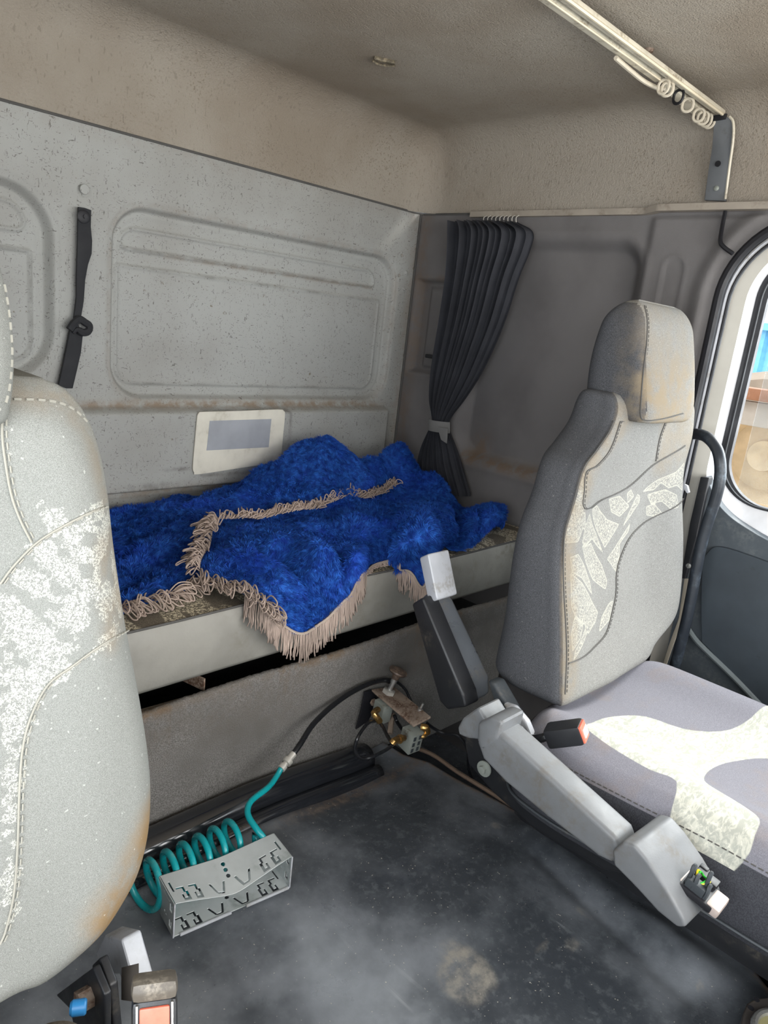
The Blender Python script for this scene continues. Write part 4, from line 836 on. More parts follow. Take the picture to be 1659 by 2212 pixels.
def fur(As, per_m2, L, seed=1):
    r = np.random.default_rng(seed); VV = []; 
    for A in As:
        p00, p10, p01, p11 = A[:-1, :-1], A[1:, :-1], A[:-1, 1:], A[1:, 1:]; nrm = np.cross(p10 - p00, p01 - p00); ar = np.linalg.norm(nrm, axis=-1)
        nrm /= ar[..., None] + 1e-12; 
        flip = np.sign((nrm * -((p00 + p11) / 2)).sum(-1)); nrm *= flip[..., None]
        N = int(ar.sum() * per_m2); idx = r.choice(ar.size, N, p=(ar / ar.sum()).ravel()); u, v = r.random(N)[:, None], r.random(N)[:, None]
        f = lambda q: q.reshape(-1, 3)[idx]
        p = f(p00) * (1 - u) * (1 - v) + f(p10) * u * (1 - v) + f(p01) * (1 - u) * v + f(p11) * u * v; n3 = f(nrm)
        k = 14.; sw = np.stack([np.sin(p[:, 0] * k * 2.1 + 3 * np.sin(p[:, 1] * k)), np.cos(p[:, 1] * k * 1.7 + 2 * np.sin(p[:, 0] * k * 1.3)), np.sin(p[:, 2] * 20 + p[:, 0] * 9)], -1)
        wx, wy = p[:, 0] + .01 * np.sin(p[:, 1] * 90), p[:, 1] + .01 * np.sin(p[:, 0] * 70 + p[:, 2] * 60); cl_ = np.stack([np.sin(wx * 205 + p[:, 2] * 120), np.sin(wy * 190 + 1), np.sin(p[:, 2] * 210 + wx * 110)], -1)
        d = n3 * .75 + (sw * .5 + cl_ * .40 + np.array((.05, -.25, -.35)) + r.normal(0, .10, (N, 3))); d -= n3 * np.minimum((d * n3).sum(-1, keepdims=True) - .28, 0); d /= np.linalg.norm(d, axis=-1, keepdims=True)
        d2 = d + np.array((0, 0, -.45)) * r.random((N, 1)) - n3 * .25; d2 /= np.linalg.norm(d2, axis=-1, keepdims=True)
        side = np.cross(d, n3 + r.normal(0, .38, (N, 3))); side /= np.linalg.norm(side, axis=-1, keepdims=True); l = (L * r.uniform(.55, 1.15, N))[:, None]; wd = .00085 * r.uniform(.7, 1.3, N)[:, None]
        m1 = p + d * l * .5; tp = m1 + d2 * l * .5
        VV.append(np.stack([p - side * wd, p + side * wd, m1 + side * wd * .8, m1 - side * wd * .8, tp], 1).reshape(-1, 3))
    V = np.concatenate(VV); n = len(V) // 5; b = np.arange(n) * 5
    me = bpy.data.meshes.new('pile'); me.vertices.add(len(V)); o3 = ORG['blanket']; me.vertices.foreach_set('co', (V + (0, 0, CZ) - o3).astype(np.float32).ravel())
    li = np.stack([b, b + 1, b + 2, b + 3, b + 3, b + 2, b + 4], 1).ravel(); ls = np.stack([b // 5 * 7, b // 5 * 7 + 4], 1).ravel(); lt = np.tile([4, 3], n)
    me.loops.add(len(li)); me.loops.foreach_set('vertex_index', li); me.polygons.add(len(ls)); me.polygons.foreach_set('loop_start', ls); me.polygons.foreach_set('loop_total', lt); me.update(calc_edges=True); me.validate()
    o = bpy.data.objects.new('pile', me); sc.collection.objects.link(o); o.parent = blk; me.materials.append(M_FUR); o['kind'] = 'stuff'; return o
fur([body, heap, flap, lobe], 190000, .0150)
# fringes
rf = np.random.default_rng(11)
def fringe(path, dirf, L, gap=.0042, r=.0017, curl=.25, loops=True, n=6, off=(0, 0, 0)):
    p = np.array(path); s = np.concatenate([[0], np.cumsum(np.linalg.norm(np.diff(p, axis=0), axis=1))]); gs = []; a = 0
    while a < s[-1]:
        q = np.array([np.interp(a, s, p[:, i]) for i in range(3)]) + off; d = np.array(dirf(q, a / s[-1])); d = d / np.linalg.norm(d); l = L * rf.uniform(.8, 1.1); sd_ = rf.normal(0, 1, 3) * curl
        pts = [q + d * l * t + sd_ * l * t * t * .5 + rf.normal(0, .0012, 3) * t for t in np.linspace(0, 1, n)]
        pts = [np.array((x[0], x[1], max(x[2], ZB + .006) if x[1] > 1.222 else x[2])) for x in pts]
        gs.append(tube(np.array(pts), r * rf.uniform(.85, 1.15), 5)); a += gap * rf.uniform(.7, 1.3)
    return gs
hem = flap[:, -1]; hemL = lobe[:, -1]; nf = len(hem)
cut = int(nf * .17)
g1 = fringe(hem[cut:int(nf * .9)] + (0, -.010, 0), lambda q, t: (-.12 + .25 * t, -.10, -1), .064, curl=.06)
g1 += fringe(hemL[:int(len(hemL) * .42)] + (0, -.012, 0), lambda q, t: (0.02, -.12, -1), .060, curl=.07)
def loops(path, dirf, L, gap, r=.0017, spread=.5):
    p = np.array(path); s = np.concatenate([[0], np.cumsum(np.linalg.norm(np.diff(p, axis=0), axis=1))]); gs = []; a = 0
    while a < s[-1]:
        q = np.array([np.interp(a, s, p[:, i]) for i in range(3)]); d = np.array(dirf(q, a / s[-1])) + rf.normal(0, spread, 3) * (1, 1, .4); d /= np.linalg.norm(d); l = L * rf.uniform(.6, 1.15)
        w_ = np.cross(d, (0, 0, 1)); w_ = w_ / (np.linalg.norm(w_) + 1e-9) * rf.uniform(.004, .010); up = np.array((0, 0, rf.uniform(.004, .022)))
        pts = cr([q, q + d * l * .45 + up, q + d * l * .95 + w_ * .2 + up * .5, q + d * l + w_, q + d * l * .6 + w_ * 1.8 + up * .4, q + d * l * .1 + w_ * 1.4], 4)
        pts[:, 2] = np.where(pts[:, 1] > 1.215, np.maximum(pts[:, 2], ZB + .006), pts[:, 2]); gs.append(tube(pts, r, 5)); a += gap * rf.uniform(.6, 1.4)
    return gs
lh = cr([P(a, b, z=ZB + .022) for a, b in [(255, 1310), (300, 1296), (350, 1287), (400, 1266), (432, 1250)]], 8)
g2 = loops(lh, lambda q, t: (.15, -1, -.25), .052, .0042)
g2 += loops(hem[:cut + 30] + (0, -.004, .012), lambda q, t: (-.25, -1, -.1), .045, .0040, spread=.3)
g2 += loops(flap[0] + (0, 0, .014), lambda q, t: (-1, .1 - .4 * t, .1), .048, .0055, spread=.4)
g2 += loops(flap[0][:18] + (0.01, 0, .018), lambda q, t: (-.6, .6, .2), .04, .004, spread=.6)
g3 = []
be = flap[:, 0]
def bdir(q, t): return (.75, .75 - .5 * t, .15)
g3 = loops(be[4:] + (0, .002, .022), bdir, .034, .0040, r=.0016, spread=.35)
g3 += fringe(be[int(nf * .1):] + (0, .004, .026), bdir, .036, gap=.0035, curl=.35)
fg = mk('fringe', join(g1 + g2 + g3), M_FRINGE, blk, smooth=180); fg['kind'] = 'stuff'; fg['label'] = 'taupe cord fringe'
mk('fringe_braid', join([tube(hem + (0, -.010, .002), .0032, 6), tube(hemL[:int(len(hemL) * .42)] + (0, -.012, .002), .0032, 6)]), plain('beige_braid', 'b5a596', .8, bump=.8, bscale=500), blk)

# ---- curtain, pleated and tied
ct_ = thing('curtain', P(960, 900, x=2.05), 'dark grey pleated curtain tied back in the corner behind the bunk', 'curtain')
prof = [(478, 974, 1112), (500, 973, 1146), (540, 972, 1140), (600, 968, 1116), (700, 953, 1084), (800, 936, 1040), (860, 931, 1004), (895, 935, 978), (915, 936, 968), (935, 926, 972), (970, 912, 985), (1010, 905, 997), (1060, 912, 1012), (1072, 914, 1014)]
pt = np.array(prof, float); tt = np.linspace(0, len(prof) - 1, 130); rows = []
yl = cr([(a, b, c) for a, b, c in prof], 10)
for k, (py, xl_, xr2) in enumerate(yl):
    row = []; wd = xr2 - xl_; amp = .020 * min(1, wd / 120) + .004
    for s in np.linspace(0, 1, 260):
        ph = s * 13 * 2 * math.pi + .9 * math.sin(s * 9 + py * .004); xx = 2.055 - amp * (.6 * math.sin(ph) + .4 * math.sin(ph * .53 + 1)) - .02 * math.sin(math.pi * s)
        q = P(xl_ + wd * (s + .010 * math.sin(ph * 1.0 + 1.2)), py, x=2.075); q = q.copy(); q[0] = xx + .02; row.append(q)
    rows.append(row)
mk('curtain_cloth', grid(np.array(rows)), M_CURT, ct_, smooth=180)
r_ = []
for py, a, b in ((902, 930, 974), (912, 929, 972), (922, 930, 970)):
    pass
tb_ = []
for s in np.linspace(0, 1, 24): tb_.append([P(928 + 44 * s, 904 + 8 * s + dy, x=2.05) - (.034 * math.sin(math.pi * s) ** .5, 0, 0) for dy in (0, 8, 16, 24)])
tie = mk('tieback', join([grid(np.array(tb_)), bprism([P(946, 922, x=2.0), P(968, 926, x=2.0), P(966, 958, x=2.0), P(954, 950, x=2.0)], (-.004, 0, 0), .001)]), M_TIE, ct_, smooth=60)

# ================================================================ RAILS, FITTINGS, SMALL THINGS
q = [P(1015, 466, x=2.112)[1], 1.30, 1.10, 1.05, .9, .5, -.4]
zt = [.386, .386, .386, .391, .391, .391, .391]; xt = [2.118, 2.118, 2.118, 2.098, 2.096, 2.096, 2.096]
A = []
for y, z_, x in zip(np.interp(np.linspace(0, 6, 80), range(7), q), np.interp(np.linspace(0, 6, 80), range(7), zt), np.interp(np.linspace(0, 6, 80), range(7), xt)):
    A.append([(x - .007, y, z_ - .009), (x - .007, y, z_ + .009), (x + .02, y, z_ + .009), (x + .02, y, z_ - .009), (x - .007, y, z_ - .009)])
g_ = grid(np.array(A)); g_ = (g_[0], g_[1] + [(0, 1, 2, 3)])
tag(mk('curtain_track', g_, plain('taupe_track_aluminium', 'aba194', .5, dirt='7d7264'), smooth=30), 'thin pale curtain track along the side wall above curtain and door', 'curtain rail')
for k in range(9):
    s = k / 8; y = P(1045 + 70 * s, 474, x=2.10)[1]
    c = np.array((2.112, y, .372)); M_ = plain('clear_hook', 'b9b4aa', .4) if k == 0 else bpy.data.materials['clear_hook']
    if k == 0: h0 = mk('curtain_hook', tube(cr([c + (0, 0, .008), c + (-.008, .004, 0), c + (-.004, .004, -.014), c + (.002, 0, -.018)], 4), .0018, 5), M_); tag(h0, 'tiny pale hook holding the dark curtain to the wall track', 'curtain hook', 'curtain hooks on the wall track')
    else: o = h0.copy(); sc.collection.objects.link(o); o.location.y = h0.location.y + (y - P(1045, 474, x=2.10)[1])
# roof rail
rl = thing('roof_rail', (1.3, .95, .62), 'long cream curtain rail screwed across the ceiling', 'curtain rail')
ZR = ZC - .040
def yr(px, py, z_=ZR): p = P(px, py, z=z_); return p[1]
e0, e1 = P(1570, 246, z=ZR), P(1540, 252, z=ZR)
f0, f1 = P(1235, 0, z=ZR), P(1214, 0, z=ZR)
s0, s1 = P(1191, 0, z=ZR), P(1178, 0, z=ZR); t0, t1 = P(1436, 172, z=ZR), P(1424, 174, z=ZR)
def ext(a, b, x0): return a + (b - a) * ((x0 - a[0]) / (b[0] - a[0]))
def strip(a, b, c, d, th, bev=.003): return bprism([a, b, c, d], (0, 0, th), bev)
xL = -.2
ya, yb1, yc1, yd1 = e0[1], f1[1] - .002, f1[1] + .013, f1[1] + .036; xe_, xm_ = e0[0] - .01, t0[0]
def bar(y0_, y1_, x1_, z_, th, bev=.002): return bx(x1_ - xL, abs(y1_ - y0_), th, ((x1_ + xL) / 2, (y0_ + y1_) / 2, ZR + z_), bev)
mk('main_flange', bar(ya, yb1, xe_, .0, .012), M_ALU, rl)
mk('bright_lip', tube([(xL, ya + .002, ZR - .006), (xe_, ya + .002, ZR - .006)], .004, 6), plain('cream_rail_lip', 'ecdfc4', .4), rl)
mk('slot', bar(yb1 - .001, yc1 + .001, xe_, .008, .006, .001), M_RBLACK, rl)
mk('rear_flange', bar(yc1, yd1, xm_, .002, .010), M_ALU, rl)
mk('rear_lip', tube([(xL, yc1 + .003, ZR - .004), (xm_, yc1 + .003, ZR - .004)], .0025, 6), bpy.data.materials['cream_rail_lip'], rl)
for k, x_ in enumerate((.1, .6)): mk('mounting_block', bx(.05, .03, ZC - ZR - .004, (x_, (ya + yc1) / 2, (ZC + ZR) / 2), .003), M_ALU, rl)
cordm = plain('white_cord', 'd9cfbb', .6)
c_ = [P(a, b, z=ZR - .012) for a, b in [(1330, 125), (1365, 155), (1392, 176), (1420, 190), (1438, 192)]]
tag(mk('pull_cord', tube(cr(c_, 6), .005, 6), cordm), 'short cream cord lying along the ceiling rail before its rings', 'cord')
tag(mk('rail_carrier', join([bprism([P(1432, 175, z=ZR - .004), P(1465, 200, z=ZR - .004), P(1500, 226, z=ZR - .004), P(1532, 250, z=ZR - .004), P(1522, 262, z=ZR - .004), P(1480, 238, z=ZR - .004), P(1430, 192, z=ZR - .004)], (0, 0, .010), .002)]), M_ALU), 'cream plastic carrier strip between the rail and its rings', 'carrier')
rg0 = None
for k, (a, b, dark) in enumerate([(1434, 184, 0), (1442, 189, 0), (1466, 206, 1), (1486, 224, 0), (1510, 246, 0), (1519, 252, 0), (1527, 257, 0), (1533, 260, 0)]):
    c = P(a, b, z=ZR - .016)
    if rg0 is None: rg0 = mk('curtain_ring', tube(rr_loop(c[0], c[1] - .013, c[1] + .013, c[2] - .018, c[2] + .012, .012, 5), .0035, 6, closed=True), cordm); o = rg0; cc0 = c
    else:
        o = rg0.copy(); sc.collection.objects.link(o); o.location = Vector(rg0.location) + Vector(c - cc0); o.rotation_euler = (0, 0, rf.uniform(-.4, .4))
        if dark: o.data = rg0.data.copy(); o.data.materials[0] = M_RBLACK
    if dark: tag(o, 'the one black ring among cream rings on the ceiling rail', 'ring')
    else: tag(o, 'small cream plastic ring hanging at the end of the ceiling rail', 'ring', 'cream rings on the ceiling rail')
# wall bracket
br = mk('rail_bracket', bprism([P(a, b, x=2.112 - .05 * float(sstep(430, 262, b))) for a, b in [(1542, 262), (1556, 254), (1576, 252), (1583, 262), (1584, 290), (1578, 350), (1566, 434), (1521, 432), (1530, 370), (1538, 320)]], (.012, 0, 0), .002), M_BRACKET)
tag(br, 'slate grey bent metal bracket under the end of the ceiling rail', 'bracket')
mk('bracket_edge', tube(cr([P(a, b, x=2.111 - .05 * float(sstep(430, 262, b))) for a, b in [(1576, 252), (1584, 264), (1584, 300), (1576, 360), (1567, 430)]], 4), .0035, 6), M_ALU, br)
mk('bracket_top', bprism([P(1534, 264, x=2.062), P(1540, 251, x=2.062), P(1572, 246, x=2.062), P(1568, 258, x=2.062)], (-.006, 0, 0), .001), M_RBLACK, br)
Mn = np.array([[0, 0, -1], [0, 1, 0], [1, 0, 0]])
mk('bolt_hole', lathe([(.0075, 0), (.0075, .003)], 16, Mn, P(1551, 354, x=2.083)), M_RBLACK, br)
mk('bolt', lathe([(.007, 0), (.007, .003), (.004, .005)], 12, Mn, P(1548, 407, x=2.105)), M_ZINC, br)
hd_ = P(830, 127, z=ZC)
Mc = rotm('Z', -.5)
tag(mk('ceiling_clip', join([bx(.058, .014, .010, hd_ + (0, 0, -.004), .004, Mc), tube(cr([hd_ + Mc @ np.array(v) for v in [(-.03, .004, -.010), (-.01, .010, -.012), (.015, .007, -.012), (.032, .0, -.010)]], 4), .003, 5)]), plain('torn_beige_clip', '8c8069', .7, dirt='3a352c', dscale=90, dth=(.4, .55))), 'small torn beige clip in the middle of the ceiling', 'clip')
rb2 = P(1402, 106, z=ZC); tag(mk('ceiling_screw', lathe([(.011, 0), (.010, -.006), (.003, -.009)], 12, None, rb2), M_RUSTY), 'rusty screw head beside the ceiling rail', 'screw')
# black strap with knot
y0 = 1.985
st_ = thing('belt_strap', P(150, 840, y=y0), 'black webbing strap with a knot hanging on the back wall', 'strap')
lp = [P(a, b, y=y0) for a, b in [(167, 447), (181, 449), (195, 454), (194, 490), (197, 520), (196, 548), (188, 572), (182, 605), (179, 650), (172, 692), (160, 700), (157, 690), (163, 640), (163, 600), (165, 540), (166, 490)]]
mk('upper_webbing', bprism(lp, (0, -.007, 0), .0015), M_STRAP, st_)
lw = [P(a, b, y=y0) for a, b in [(150, 704), (166, 700), (176, 722), (172, 760), (163, 800), (154, 838), (140, 838), (124, 830), (134, 785), (144, 735)]]
mk('lower_webbing', bprism(lw, (0, -.010, 0), .0015), M_STRAP, st_)
kc = [P(a, b, y=y0 - .016) for a, b in [(150, 712), (160, 698), (172, 690), (184, 697), (193, 704), (190, 716), (178, 718), (166, 712), (158, 720)]]
mk('knot', tube(cr(kc, 4), [.010] * (len(cr(kc, 4)) - 6) + [.008, .007, .006, .005, .004, .003], 8), M_STRAP, st_)
My = np.array([[1, 0, 0], [0, 0, -1], [0, 1, 0]])
mk('anchor_bolt', join([lathe([(.0165, 0), (.0165, .004), (.012, .006), (.004, .006)], 20, My, P(180, 468, y=y0 - .007)), lathe([(.006, .006), (.006, .009), (.002, .009)], 6, My, P(182, 468, y=y0 - .007))]), M_RBLACK, st_)
tag(mk('wall_plug', lathe([(.0125, 0), (.0125, .003), (.011, .0045), (.003, .005)], 24, My, P(182, 409, y=1.998)), M_PANEL, attrs={'rust': np.zeros(96), 'grime_rib_dark': np.zeros(96)}), 'round grey plug in the back wall just above the black strap', 'plug')
# white card plate
yc = 1.960
cd_ = cr([P(a, b, y=yc) for a, b in [(424, 905), (428, 892), (440, 889), (520, 887), (600, 884), (611, 887), (614, 896), (610, 940), (605, 990), (600, 998), (520, 1010), (428, 1024), (418, 1020), (415, 1008), (419, 960)]], 3, closed=True)
pc_ = mk('access_plate', bprism(cd_, (0, -.005, 0), .0015), M_CARD); tag(pc_, 'yellowed white plastic plate set in the back wall above the blanket', 'plate')
mk('plate_label', bprism([P(a, b, y=yc - .005) for a, b in [(453, 909), (586, 905), (580, 966), (446, 973)]], (0, -.0012, 0), .0004), M_LABEL, pc_)['label'] = 'faded blue grey blank label'
for k, (a, b) in enumerate([(868, 552), (862, 595)]):
    tag(mk('wall_screw', lathe([(.006, 0), (.0055, .003), (.001, .004)], 12, My, P(a, b, y=1.998)), M_PANEL, attrs={'rust': np.full(36, .6), 'grime_rib_dark': np.zeros(36)}), ['upper', 'lower'][k] + ' of two small screws in the back wall by the corner', 'screw')
tag(mk('side_clip', bx(.02, .04, .014, P(930, 770, x=2.115), .003), M_RBLACK), 'small black clip on the wall pocket beside the curtain', 'clip')
# grab handle
hp = [(1490, 938, 2.10), (1508, 938, 2.07), (1528, 945, 2.03), (1546, 965, 2.01), (1555, 995, 2.0), (1555, 1035, 2.0), (1545, 1080, 2.0), (1528, 1130, 2.0), (1514, 1180, 2.0), (1504, 1230, 2.0), (1495, 1280, 2.0), (1483, 1340, 2.0), (1468, 1400, 2.0), (1455, 1450, 2.01), (1445, 1490, 2.05)]
gh = mk('grab_handle', tube(cr([P(a, b, x=x) for a, b, x in hp], 6), .0155, 12), plain('dark_navy_handle', '2a2f36', .35, dirt='55606a', dth=(.5, .75))); tag(gh, 'long dark bent grab handle beside the door opening', 'handle')
mk('handle_screw', lathe([(.007, 0), (.007, .004), (.002, .005)], 10, Mn, P(1488, 1222, x=1.985)), M_BOLT, gh)
# belt by the pillar
sbt = thing('seat_belt', P(1430, 1475, x=2.0), 'dark seat belt webbing with a steel clip behind the passenger seat', 'seat belt')
mk('webbing', bprism([P(a, b, x=1.93) for a, b in [(1330, 1470), (1345, 1448), (1372, 1432), (1388, 1428), (1396, 1450), (1392, 1476), (1372, 1478)]], (.02, 0, 0), .004), plain('taupe_webbing', '57524c', .8), sbt)
mk('belt_clip', tube(cr([P(a, b, x=1.925) for a, b in [(1368, 1432), (1386, 1430), (1392, 1444), (1384, 1452), (1396, 1462), (1388, 1476)]], 4), .0045, 6), M_BOLT, sbt)
mk('belt_run', bprism([P(a, b, x=2.07) for a, b in [(1478, 1250), (1488, 1250), (1474, 1340), (1452, 1400), (1428, 1470), (1420, 1470), (1444, 1395), (1466, 1335)]], (.004, 0, 0), .001), plain('beige_webbing', 'a09889', .8), sbt)
mk('upper_clip', bprism([P(a, b, x=1.97) for a, b in [(1478, 1046), (1484, 1049), (1488, 1064), (1484, 1066), (1476, 1056)]], (.01, 0, 0), .001), M_LGREY, sbt)

# ---- air valve on the bunk base
av = thing('air_valve', P(850, 1560, y=1.15), 'rusty bracket with two air valves, a push knob and brass fittings on the felt board', 'valve')
pa, pb, pc, pd_ = P(803, 1489, y=1.19), P(850, 1482, y=1.20), P(931, 1548, y=1.01), P(894, 1567, y=1.03)
mk('mounting_plate', bprism([pa, pb, pc, pd_], (0, 0, -.006), .0015), M_RUSTY, av)
un = np.cross(pb - pa, pd_ - pa); un /= np.linalg.norm(un); un *= np.sign(un[2]); xd = (pd_ - pa) / np.linalg.norm(pd_ - pa); MP = frame(xd, zd=un); MP[:, 2] = un; 
def onpl(a, b): p0 = pa; return P(a, b, pl=(p0, un))
n1, n2 = onpl(838, 1498), onpl(900, 1549)
nut_m = plain('white_zinc_nut', 'cfcbc2', .4, .4, dirt='8a7f70')
for c in (n1, n2): mk('hex_nut', lathe([(.017, .0), (.018, .001), (.018, .011), (.016, .012)], 6, MP, c), nut_m, av)
v1 = mk('push_rod', lathe([(.007, .012), (.007, .034), (.009, .035), (.009, .048)], 14, MP, n1), M_BOLT, av)
mk('push_knob', lathe([(.010, .046), (.012, .060), (.023, .064), (.026, .068), (.025, .072), (.012, .0755), (.002, .076)], 28, MP, n1), plain('brown_black_knob', '4d4038', .5, dirt='8b7564', dscale=20, dth=(.4, .6)), v1)
mk('threaded_stud', lathe([(.007, .012), (.007, .026), (.0035, .028), (.0035, .040), (.002, .042)], 14, MP, n2), M_BOLT, av)
down = -un
b2c = P(888, 1596, y=1.035); MB2 = frame((1, -.10, .0), zd=un); 
blk2 = mk('valve_block', bx(.040, .042, .058, b2c, .002, MB2), M_ZINC, av)
mk('valve_grooves', join([bx(.008, .002, .012, b2c + MB2 @ np.array((dx, -.0212, dz)), .0008, MB2) for dx in (-.010, .008) for dz in (-.018, .0, .018)]), M_DARKGREY, blk2)
b1c = P(826, 1535, y=1.15); blk1 = mk('valve_block', bx(.034, .04, .055, b1c, .002, MB2), M_ZINC, av)
def fit(name, pts, r, parent, seg=10): return mk(name, tube(cr(pts, 3), r, seg), M_BRASS, parent)
fit('brass_fitting', [P(872, 1594, y=1.02), P(860, 1597, y=1.01), P(852, 1600, y=1.0), P(847, 1606, y=1.0)], .0085, av)
mk('brass_collar', lathe([(.011, -.004), (.011, .006)], 8, frame((0, 0, 1), zd=(-1, -.2, -.1)), P(864, 1596, y=1.01)), M_BRASS, av)
fit('brass_fitting', [P(816, 1533, y=1.12), P(808, 1540, y=1.11), P(814, 1550, y=1.10), P(820, 1558, y=1.10)], .0085, av)
fit('brass_fitting', [P(910, 1570, y=1.02), P(920, 1572, y=1.01), P(923, 1582, y=1.01)], .009, av)
fit('brass_fitting', [P(905, 1588, y=1.02), P(914, 1590, y=1.01), P(920, 1584, y=1.01)], .007, av)
def hose(name, pts, r, label=None, mt_=None): return mk(name, tube(cr(pts, 6), r, 8), mt_ or M_HOSE, av)
hose('looped_hose', [P(818, 1556, y=1.105), P(798, 1560, y=1.10), P(784, 1575, y=1.09), P(772, 1595, y=1.08), P(767, 1618, y=1.08), P(778, 1637, y=1.07), P(800, 1636, y=1.06), P(830, 1622, y=1.03), P(848, 1610, y=1.0)], .0045)
hose('short_hose', [P(820, 1560, y=1.10), P(828, 1572, y=1.08), P(836, 1588, y=1.05), P(845, 1603, y=1.01)], .0045)
hose('cross_hose', [P(850, 1545, y=1.15), P(846, 1555, y=1.14), P(842, 1585, y=1.12)], .008, mt_=M_RUSTY)
hose('side_hose', [P(852, 1545, y=1.13), P(858, 1560, y=1.12), P(872, 1580, y=1.08)], .005)
hose('outlet_hose', [P(922, 1562, y=1.03), P(938, 1574, y=1.02), P(958, 1584, y=1.0), P(990, 1590, y=.96), P(1010, 1620, y=.94), P(1012, 1660, y=.95), P(1024, 1690, y=.97)], .0042)
hose('rear_hose', [P(848, 1470, y=1.19), P(862, 1476, y=1.19), P(876, 1490, y=1.18), P(885, 1508, y=1.17), P(900, 1540, y=1.15)], .004)
mk('backing_plate', bprism([P(a, b, y=1.200) for a, b in [(800, 1489), (815, 1511), (793, 1556), (767, 1574), (778, 1535), (786, 1494)]], (0, -.005, 0), .0008), M_RBLACK, av)
mk('plate_bolt', lathe([(.010, 0), (.010, .006), (.004, .008)], 6, My, P(805, 1516, y=1.19)), M_RUSTY, av)

# ---- coiled air hose
ah = thing('air_hose', P(440, 1880, z=-1.12), 'teal coiled air hose with black tail lying behind the metal box', 'air hose')
a_, b_ = P(330, 1868, z=-1.035), P(530, 1768, z=-1.035); a_[2] = b_[2] = -1.078; ax = (b_ - a_) / np.linalg.norm(b_ - a_); nrm_ = np.cross(ax, (0, 0, 1)); Lc = np.linalg.norm(b_ - a_)
pts = []
turns = 6.0
for k in np.linspace(-.12, 1.0, 320):
    th = k * turns * 2 * math.pi * .985 + 1.2; r_ = .042; pts.append(a_ + ax * (Lc * k) + nrm_ * r_ * math.cos(th) + np.array((0, 0, 1)) * r_ * math.sin(th))
tail = [P(570, 1812, y=.985), P(556, 1793, y=1.0), P(538, 1766, y=1.03), P(535, 1746, y=1.05), P(546, 1727, y=1.065), P(580, 1700, y=1.085), P(598, 1676, y=1.10), P(607, 1660, y=1.105)]
pp_ = np.vstack([np.array(pts), ]); 
mk('coil', tube(np.vstack([pp_, cr([pp_[-1], pp_[-1] * .5 + tail[0] * .5 + (0, 0, -.012), *tail], 8)[2:]]), .0066, 10), M_TEAL, ah, smooth=180)
q0, q1 = P(606, 1662, y=1.105), P(634, 1628, y=1.115); dd = (q1 - q0) / np.linalg.norm(q1 - q0); MD = frame(np.cross(dd, (0, 1, 0)), zd=dd); MD[:, 2] = dd; MD[:, 1] = np.cross(dd, MD[:, 0]); Lq = np.linalg.norm(q1 - q0)
mk('connector', lathe([(.006, 0), (.010, .001), (.010, .012), (.007, .013), (.007, .018), (.012, .019), (.012, .030), (.008, .031), (.0085, Lq)], 12, MD, q0), nut_m, ah)
mk('black_tail', tube(cr([q1, P(650, 1605, y=1.125), P(676, 1565, y=1.15), P(715, 1527, y=1.175), P(755, 1498, y=1.185), P(795, 1478, y=1.185), P(830, 1469, y=1.18), P(845, 1474, y=1.185)], 6), .0068, 10), M_HOSE, ah, smooth=180)

# ---- folded steel cage box
zb0 = -1.112
FL, FR = P(374, 2026, z=zb0), P(625, 1917, z=zb0)
ux = (FR - FL); LX = np.linalg.norm(ux); ux /= LX; hgt = P(372, 1952, y=FL[1])[2] - zb0; hgt2 = P(625, 1858, y=FR[1])[2] - zb0; hgt = (hgt + hgt2) / 2
BLt = P(332, 1898, z=zb0 + hgt); vy = BLt - (FL + (0, 0, hgt)); vy -= ux * (vy @ ux); WY = np.linalg.norm(vy); vy /= WY
box = thing('steel_cage_box', (FL + FR) / 2 + vy * WY / 2, 'bent galvanised steel cage box with punched slots on the rubber mat', 'metal box')
def masks(u, v, side=False):
    """True where metal is punched away; u 0..1 along, v 0 back .. 1 front"""
    m = np.zeros_like(u, bool); R = lambda a, b, c, d: (u > a) & (u < b) & (v > c) & (v < d)
    for s in (0, 1):
        U = u if s == 0 else 1 - u; Q = lambda a, b, c, d: (U > a) & (U < b) & (v > c) & (v < d)
        m |= Q(.035, .048, .28, .62)
        for x in (.065, .165):
            m |= Q(x, x + .060, .52, .56) | Q(x + .045, x + .062, .52, .70) | Q(x + .022, x + .080, .74, .94) & ~Q(x + .036, x + .058, .73, .86) | Q(x + .058, x + .080, .66, .94)
        t = (v - .62) / .28; m |= (t > 0) & (t < 1) & (np.abs(U - (.33 + .035 * t)) < .009) | (t > 0) & (t < 1) & (np.abs(U - (.45 - .035 * t)) < .009) | Q(.365, .42, .88, .92)
    for c in (.2, .36, .52): m |= np.hypot((u - .505) * LX, (v - c) * WY) < .0042
    m |= R(.468, .471, .0, .72) & False
    return m
def sheet(orig, eu, ev, Lu, Lv, fn=None, mask=True, nu=300, nv=90):
    us, vs = np.meshgrid(np.linspace(0, 1, nu), np.linspace(0, 1, nv), indexing='ij'); A = orig + us[..., None] * eu * Lu + vs[..., None] * ev * Lv
    if fn is not None: A[..., 2] += fn(us, vs)
    uc, vc = (us[:-1, :-1] + us[1:, 1:]) / 2, (vs[:-1, :-1] + vs[1:, 1:]) / 2; M_ = masks(uc, vc) if mask else np.zeros_like(uc, bool)
    V, Fc = grid(A); k = ~M_.ravel(); return V, [f for f, a in zip(Fc, k) if a]
def addsheet(name, g, th=.0016):
    o = mk(name, g, M_STEEL, box, smooth=30); md = o.modifiers.new('thickness', 'SOLIDIFY'); md.thickness = th; md.offset = 0; return o
tp0 = FL + (0, 0, hgt) + vy * WY
addsheet('top_sheet', sheet(tp0, ux, -vy, LX, WY, lambda u, v: -(.009 + .024 * v) * (1 - np.sqrt((2 * u - 1) ** 2 + .02)) ** 1.15 * 1.15))
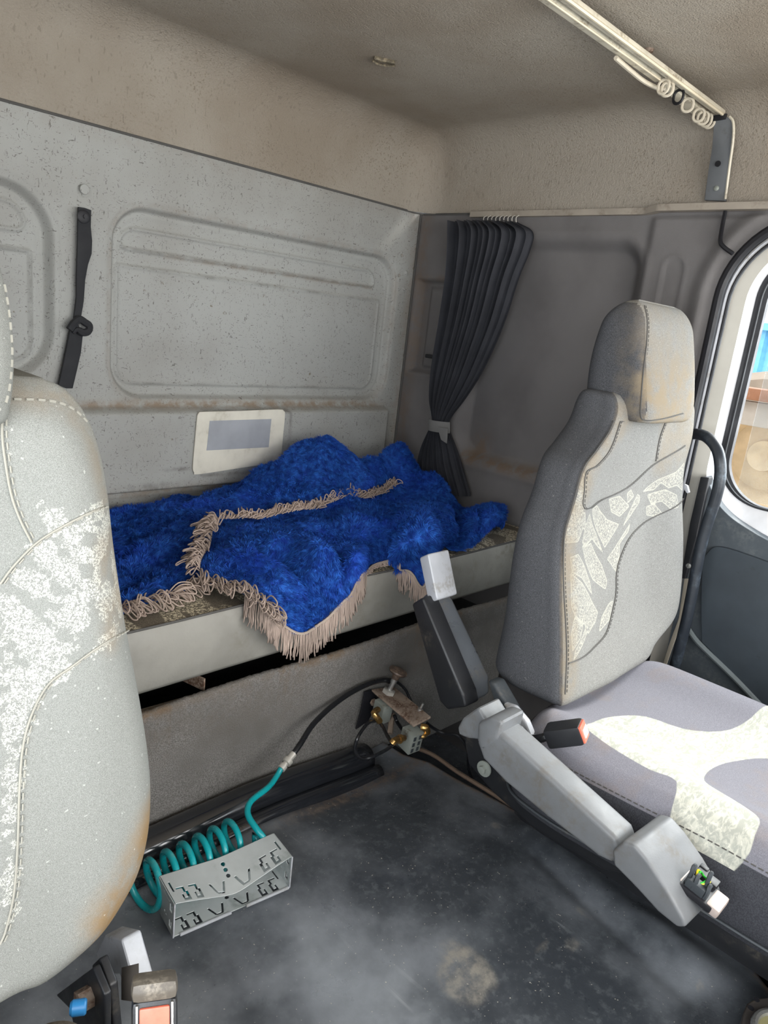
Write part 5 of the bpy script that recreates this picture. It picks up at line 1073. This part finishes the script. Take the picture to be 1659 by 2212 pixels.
addsheet('bottom_sheet', sheet(FL + vy * WY + (0, 0, .0015), ux, -vy, LX, WY))
us_, vs_ = np.linspace(0, 1, 60), 1
def endsheet(o_):
    us, vs = np.meshgrid(np.linspace(0, 1, 70), np.linspace(0, 1, 60), indexing='ij'); A = o_ + us[..., None] * vy * WY + vs[..., None] * np.array((0, 0, hgt)); V, Fc = grid(A)
    uc, vc = (us[:-1, :-1] + us[1:, 1:]) / 2, (vs[:-1, :-1] + vs[1:, 1:]) / 2; R = lambda a, b, c, d: (uc > a) & (uc < b) & (vc > c) & (vc < d)
    M_ = (R(.10, .24, .62, .84) & ~R(.13, .19, .72, .84)) | (R(.12, .26, .14, .36) & ~R(.16, .21, .22, .36)) | R(.40, .50, .30, .34) | R(.25, .62, .86, .92) | (np.hypot(uc - .55, vc - .35) < .035)
    return V, [f for f, a in zip(Fc, ~M_.ravel()) if a]
addsheet('end_sheet', endsheet(FL)); addsheet('end_sheet', endsheet(FR))
mk('front_lip', join([bprism([FL + ux * .012 + (0, 0, 0), FL + ux * LX * .47, FL + ux * LX * .47 + (0, 0, .005), FL + ux * .012 + (0, 0, .005)], -vy * .004, .0008)]), M_LGREY, box)
mk('front_lip', join([bprism([FL + ux * LX * .60, FL + ux * LX * .99, FL + ux * LX * .99 + (0, 0, .005), FL + ux * LX * .60 + (0, 0, .005)], -vy * .004, .0008)]), M_LGREY, box)
mk('end_rim', bx(.003, .003, hgt, FL + (0, 0, hgt / 2), .0008), M_LGREY, box); mk('end_rim', bx(.003, .003, hgt, FR + (0, 0, hgt / 2), .0008), M_LGREY, box)

# ---- square plate with a ring at the bottom right
zz = -1.045; c = P(1698, 2252, z=zz); MQ = rotm('Z', .5)
gp = mk('ring_plate', bprism([P(a, b, z=zz) for a, b in [(1598, 2225), (1604, 2190), (1614, 2166), (1632, 2156), (1680, 2150), (1720, 2160), (1730, 2240), (1700, 2280), (1610, 2270)]], (0, 0, -.05), .004), plain('dark_cast_plate', '3a3634', .5, dirt='5f554a'))
tag(gp, 'dark square plate with screw holes and a steel ring in the bottom right corner', 'plate')
mk('steel_ring', tube([c + np.array((math.cos(a) * .048, math.sin(a) * .048, .006)) for a in np.linspace(0, 2 * math.pi, 40, endpoint=False)], .006, 8, closed=True), M_BOLT, gp)
mk('ring_bowl', lathe([(.044, .004), (.035, .0), (.02, .002), (.002, .004)], 32, None, c), plain('olive_bowl', '8a8560', .4), gp)
for a, b in [(1634, 2160), (1622, 2178)]: mk('screw_hole', lathe([(.005, .0), (.005, .0012), (.001, .0012)], 12, None, P(a, b, z=zz)), M_RBLACK, gp)
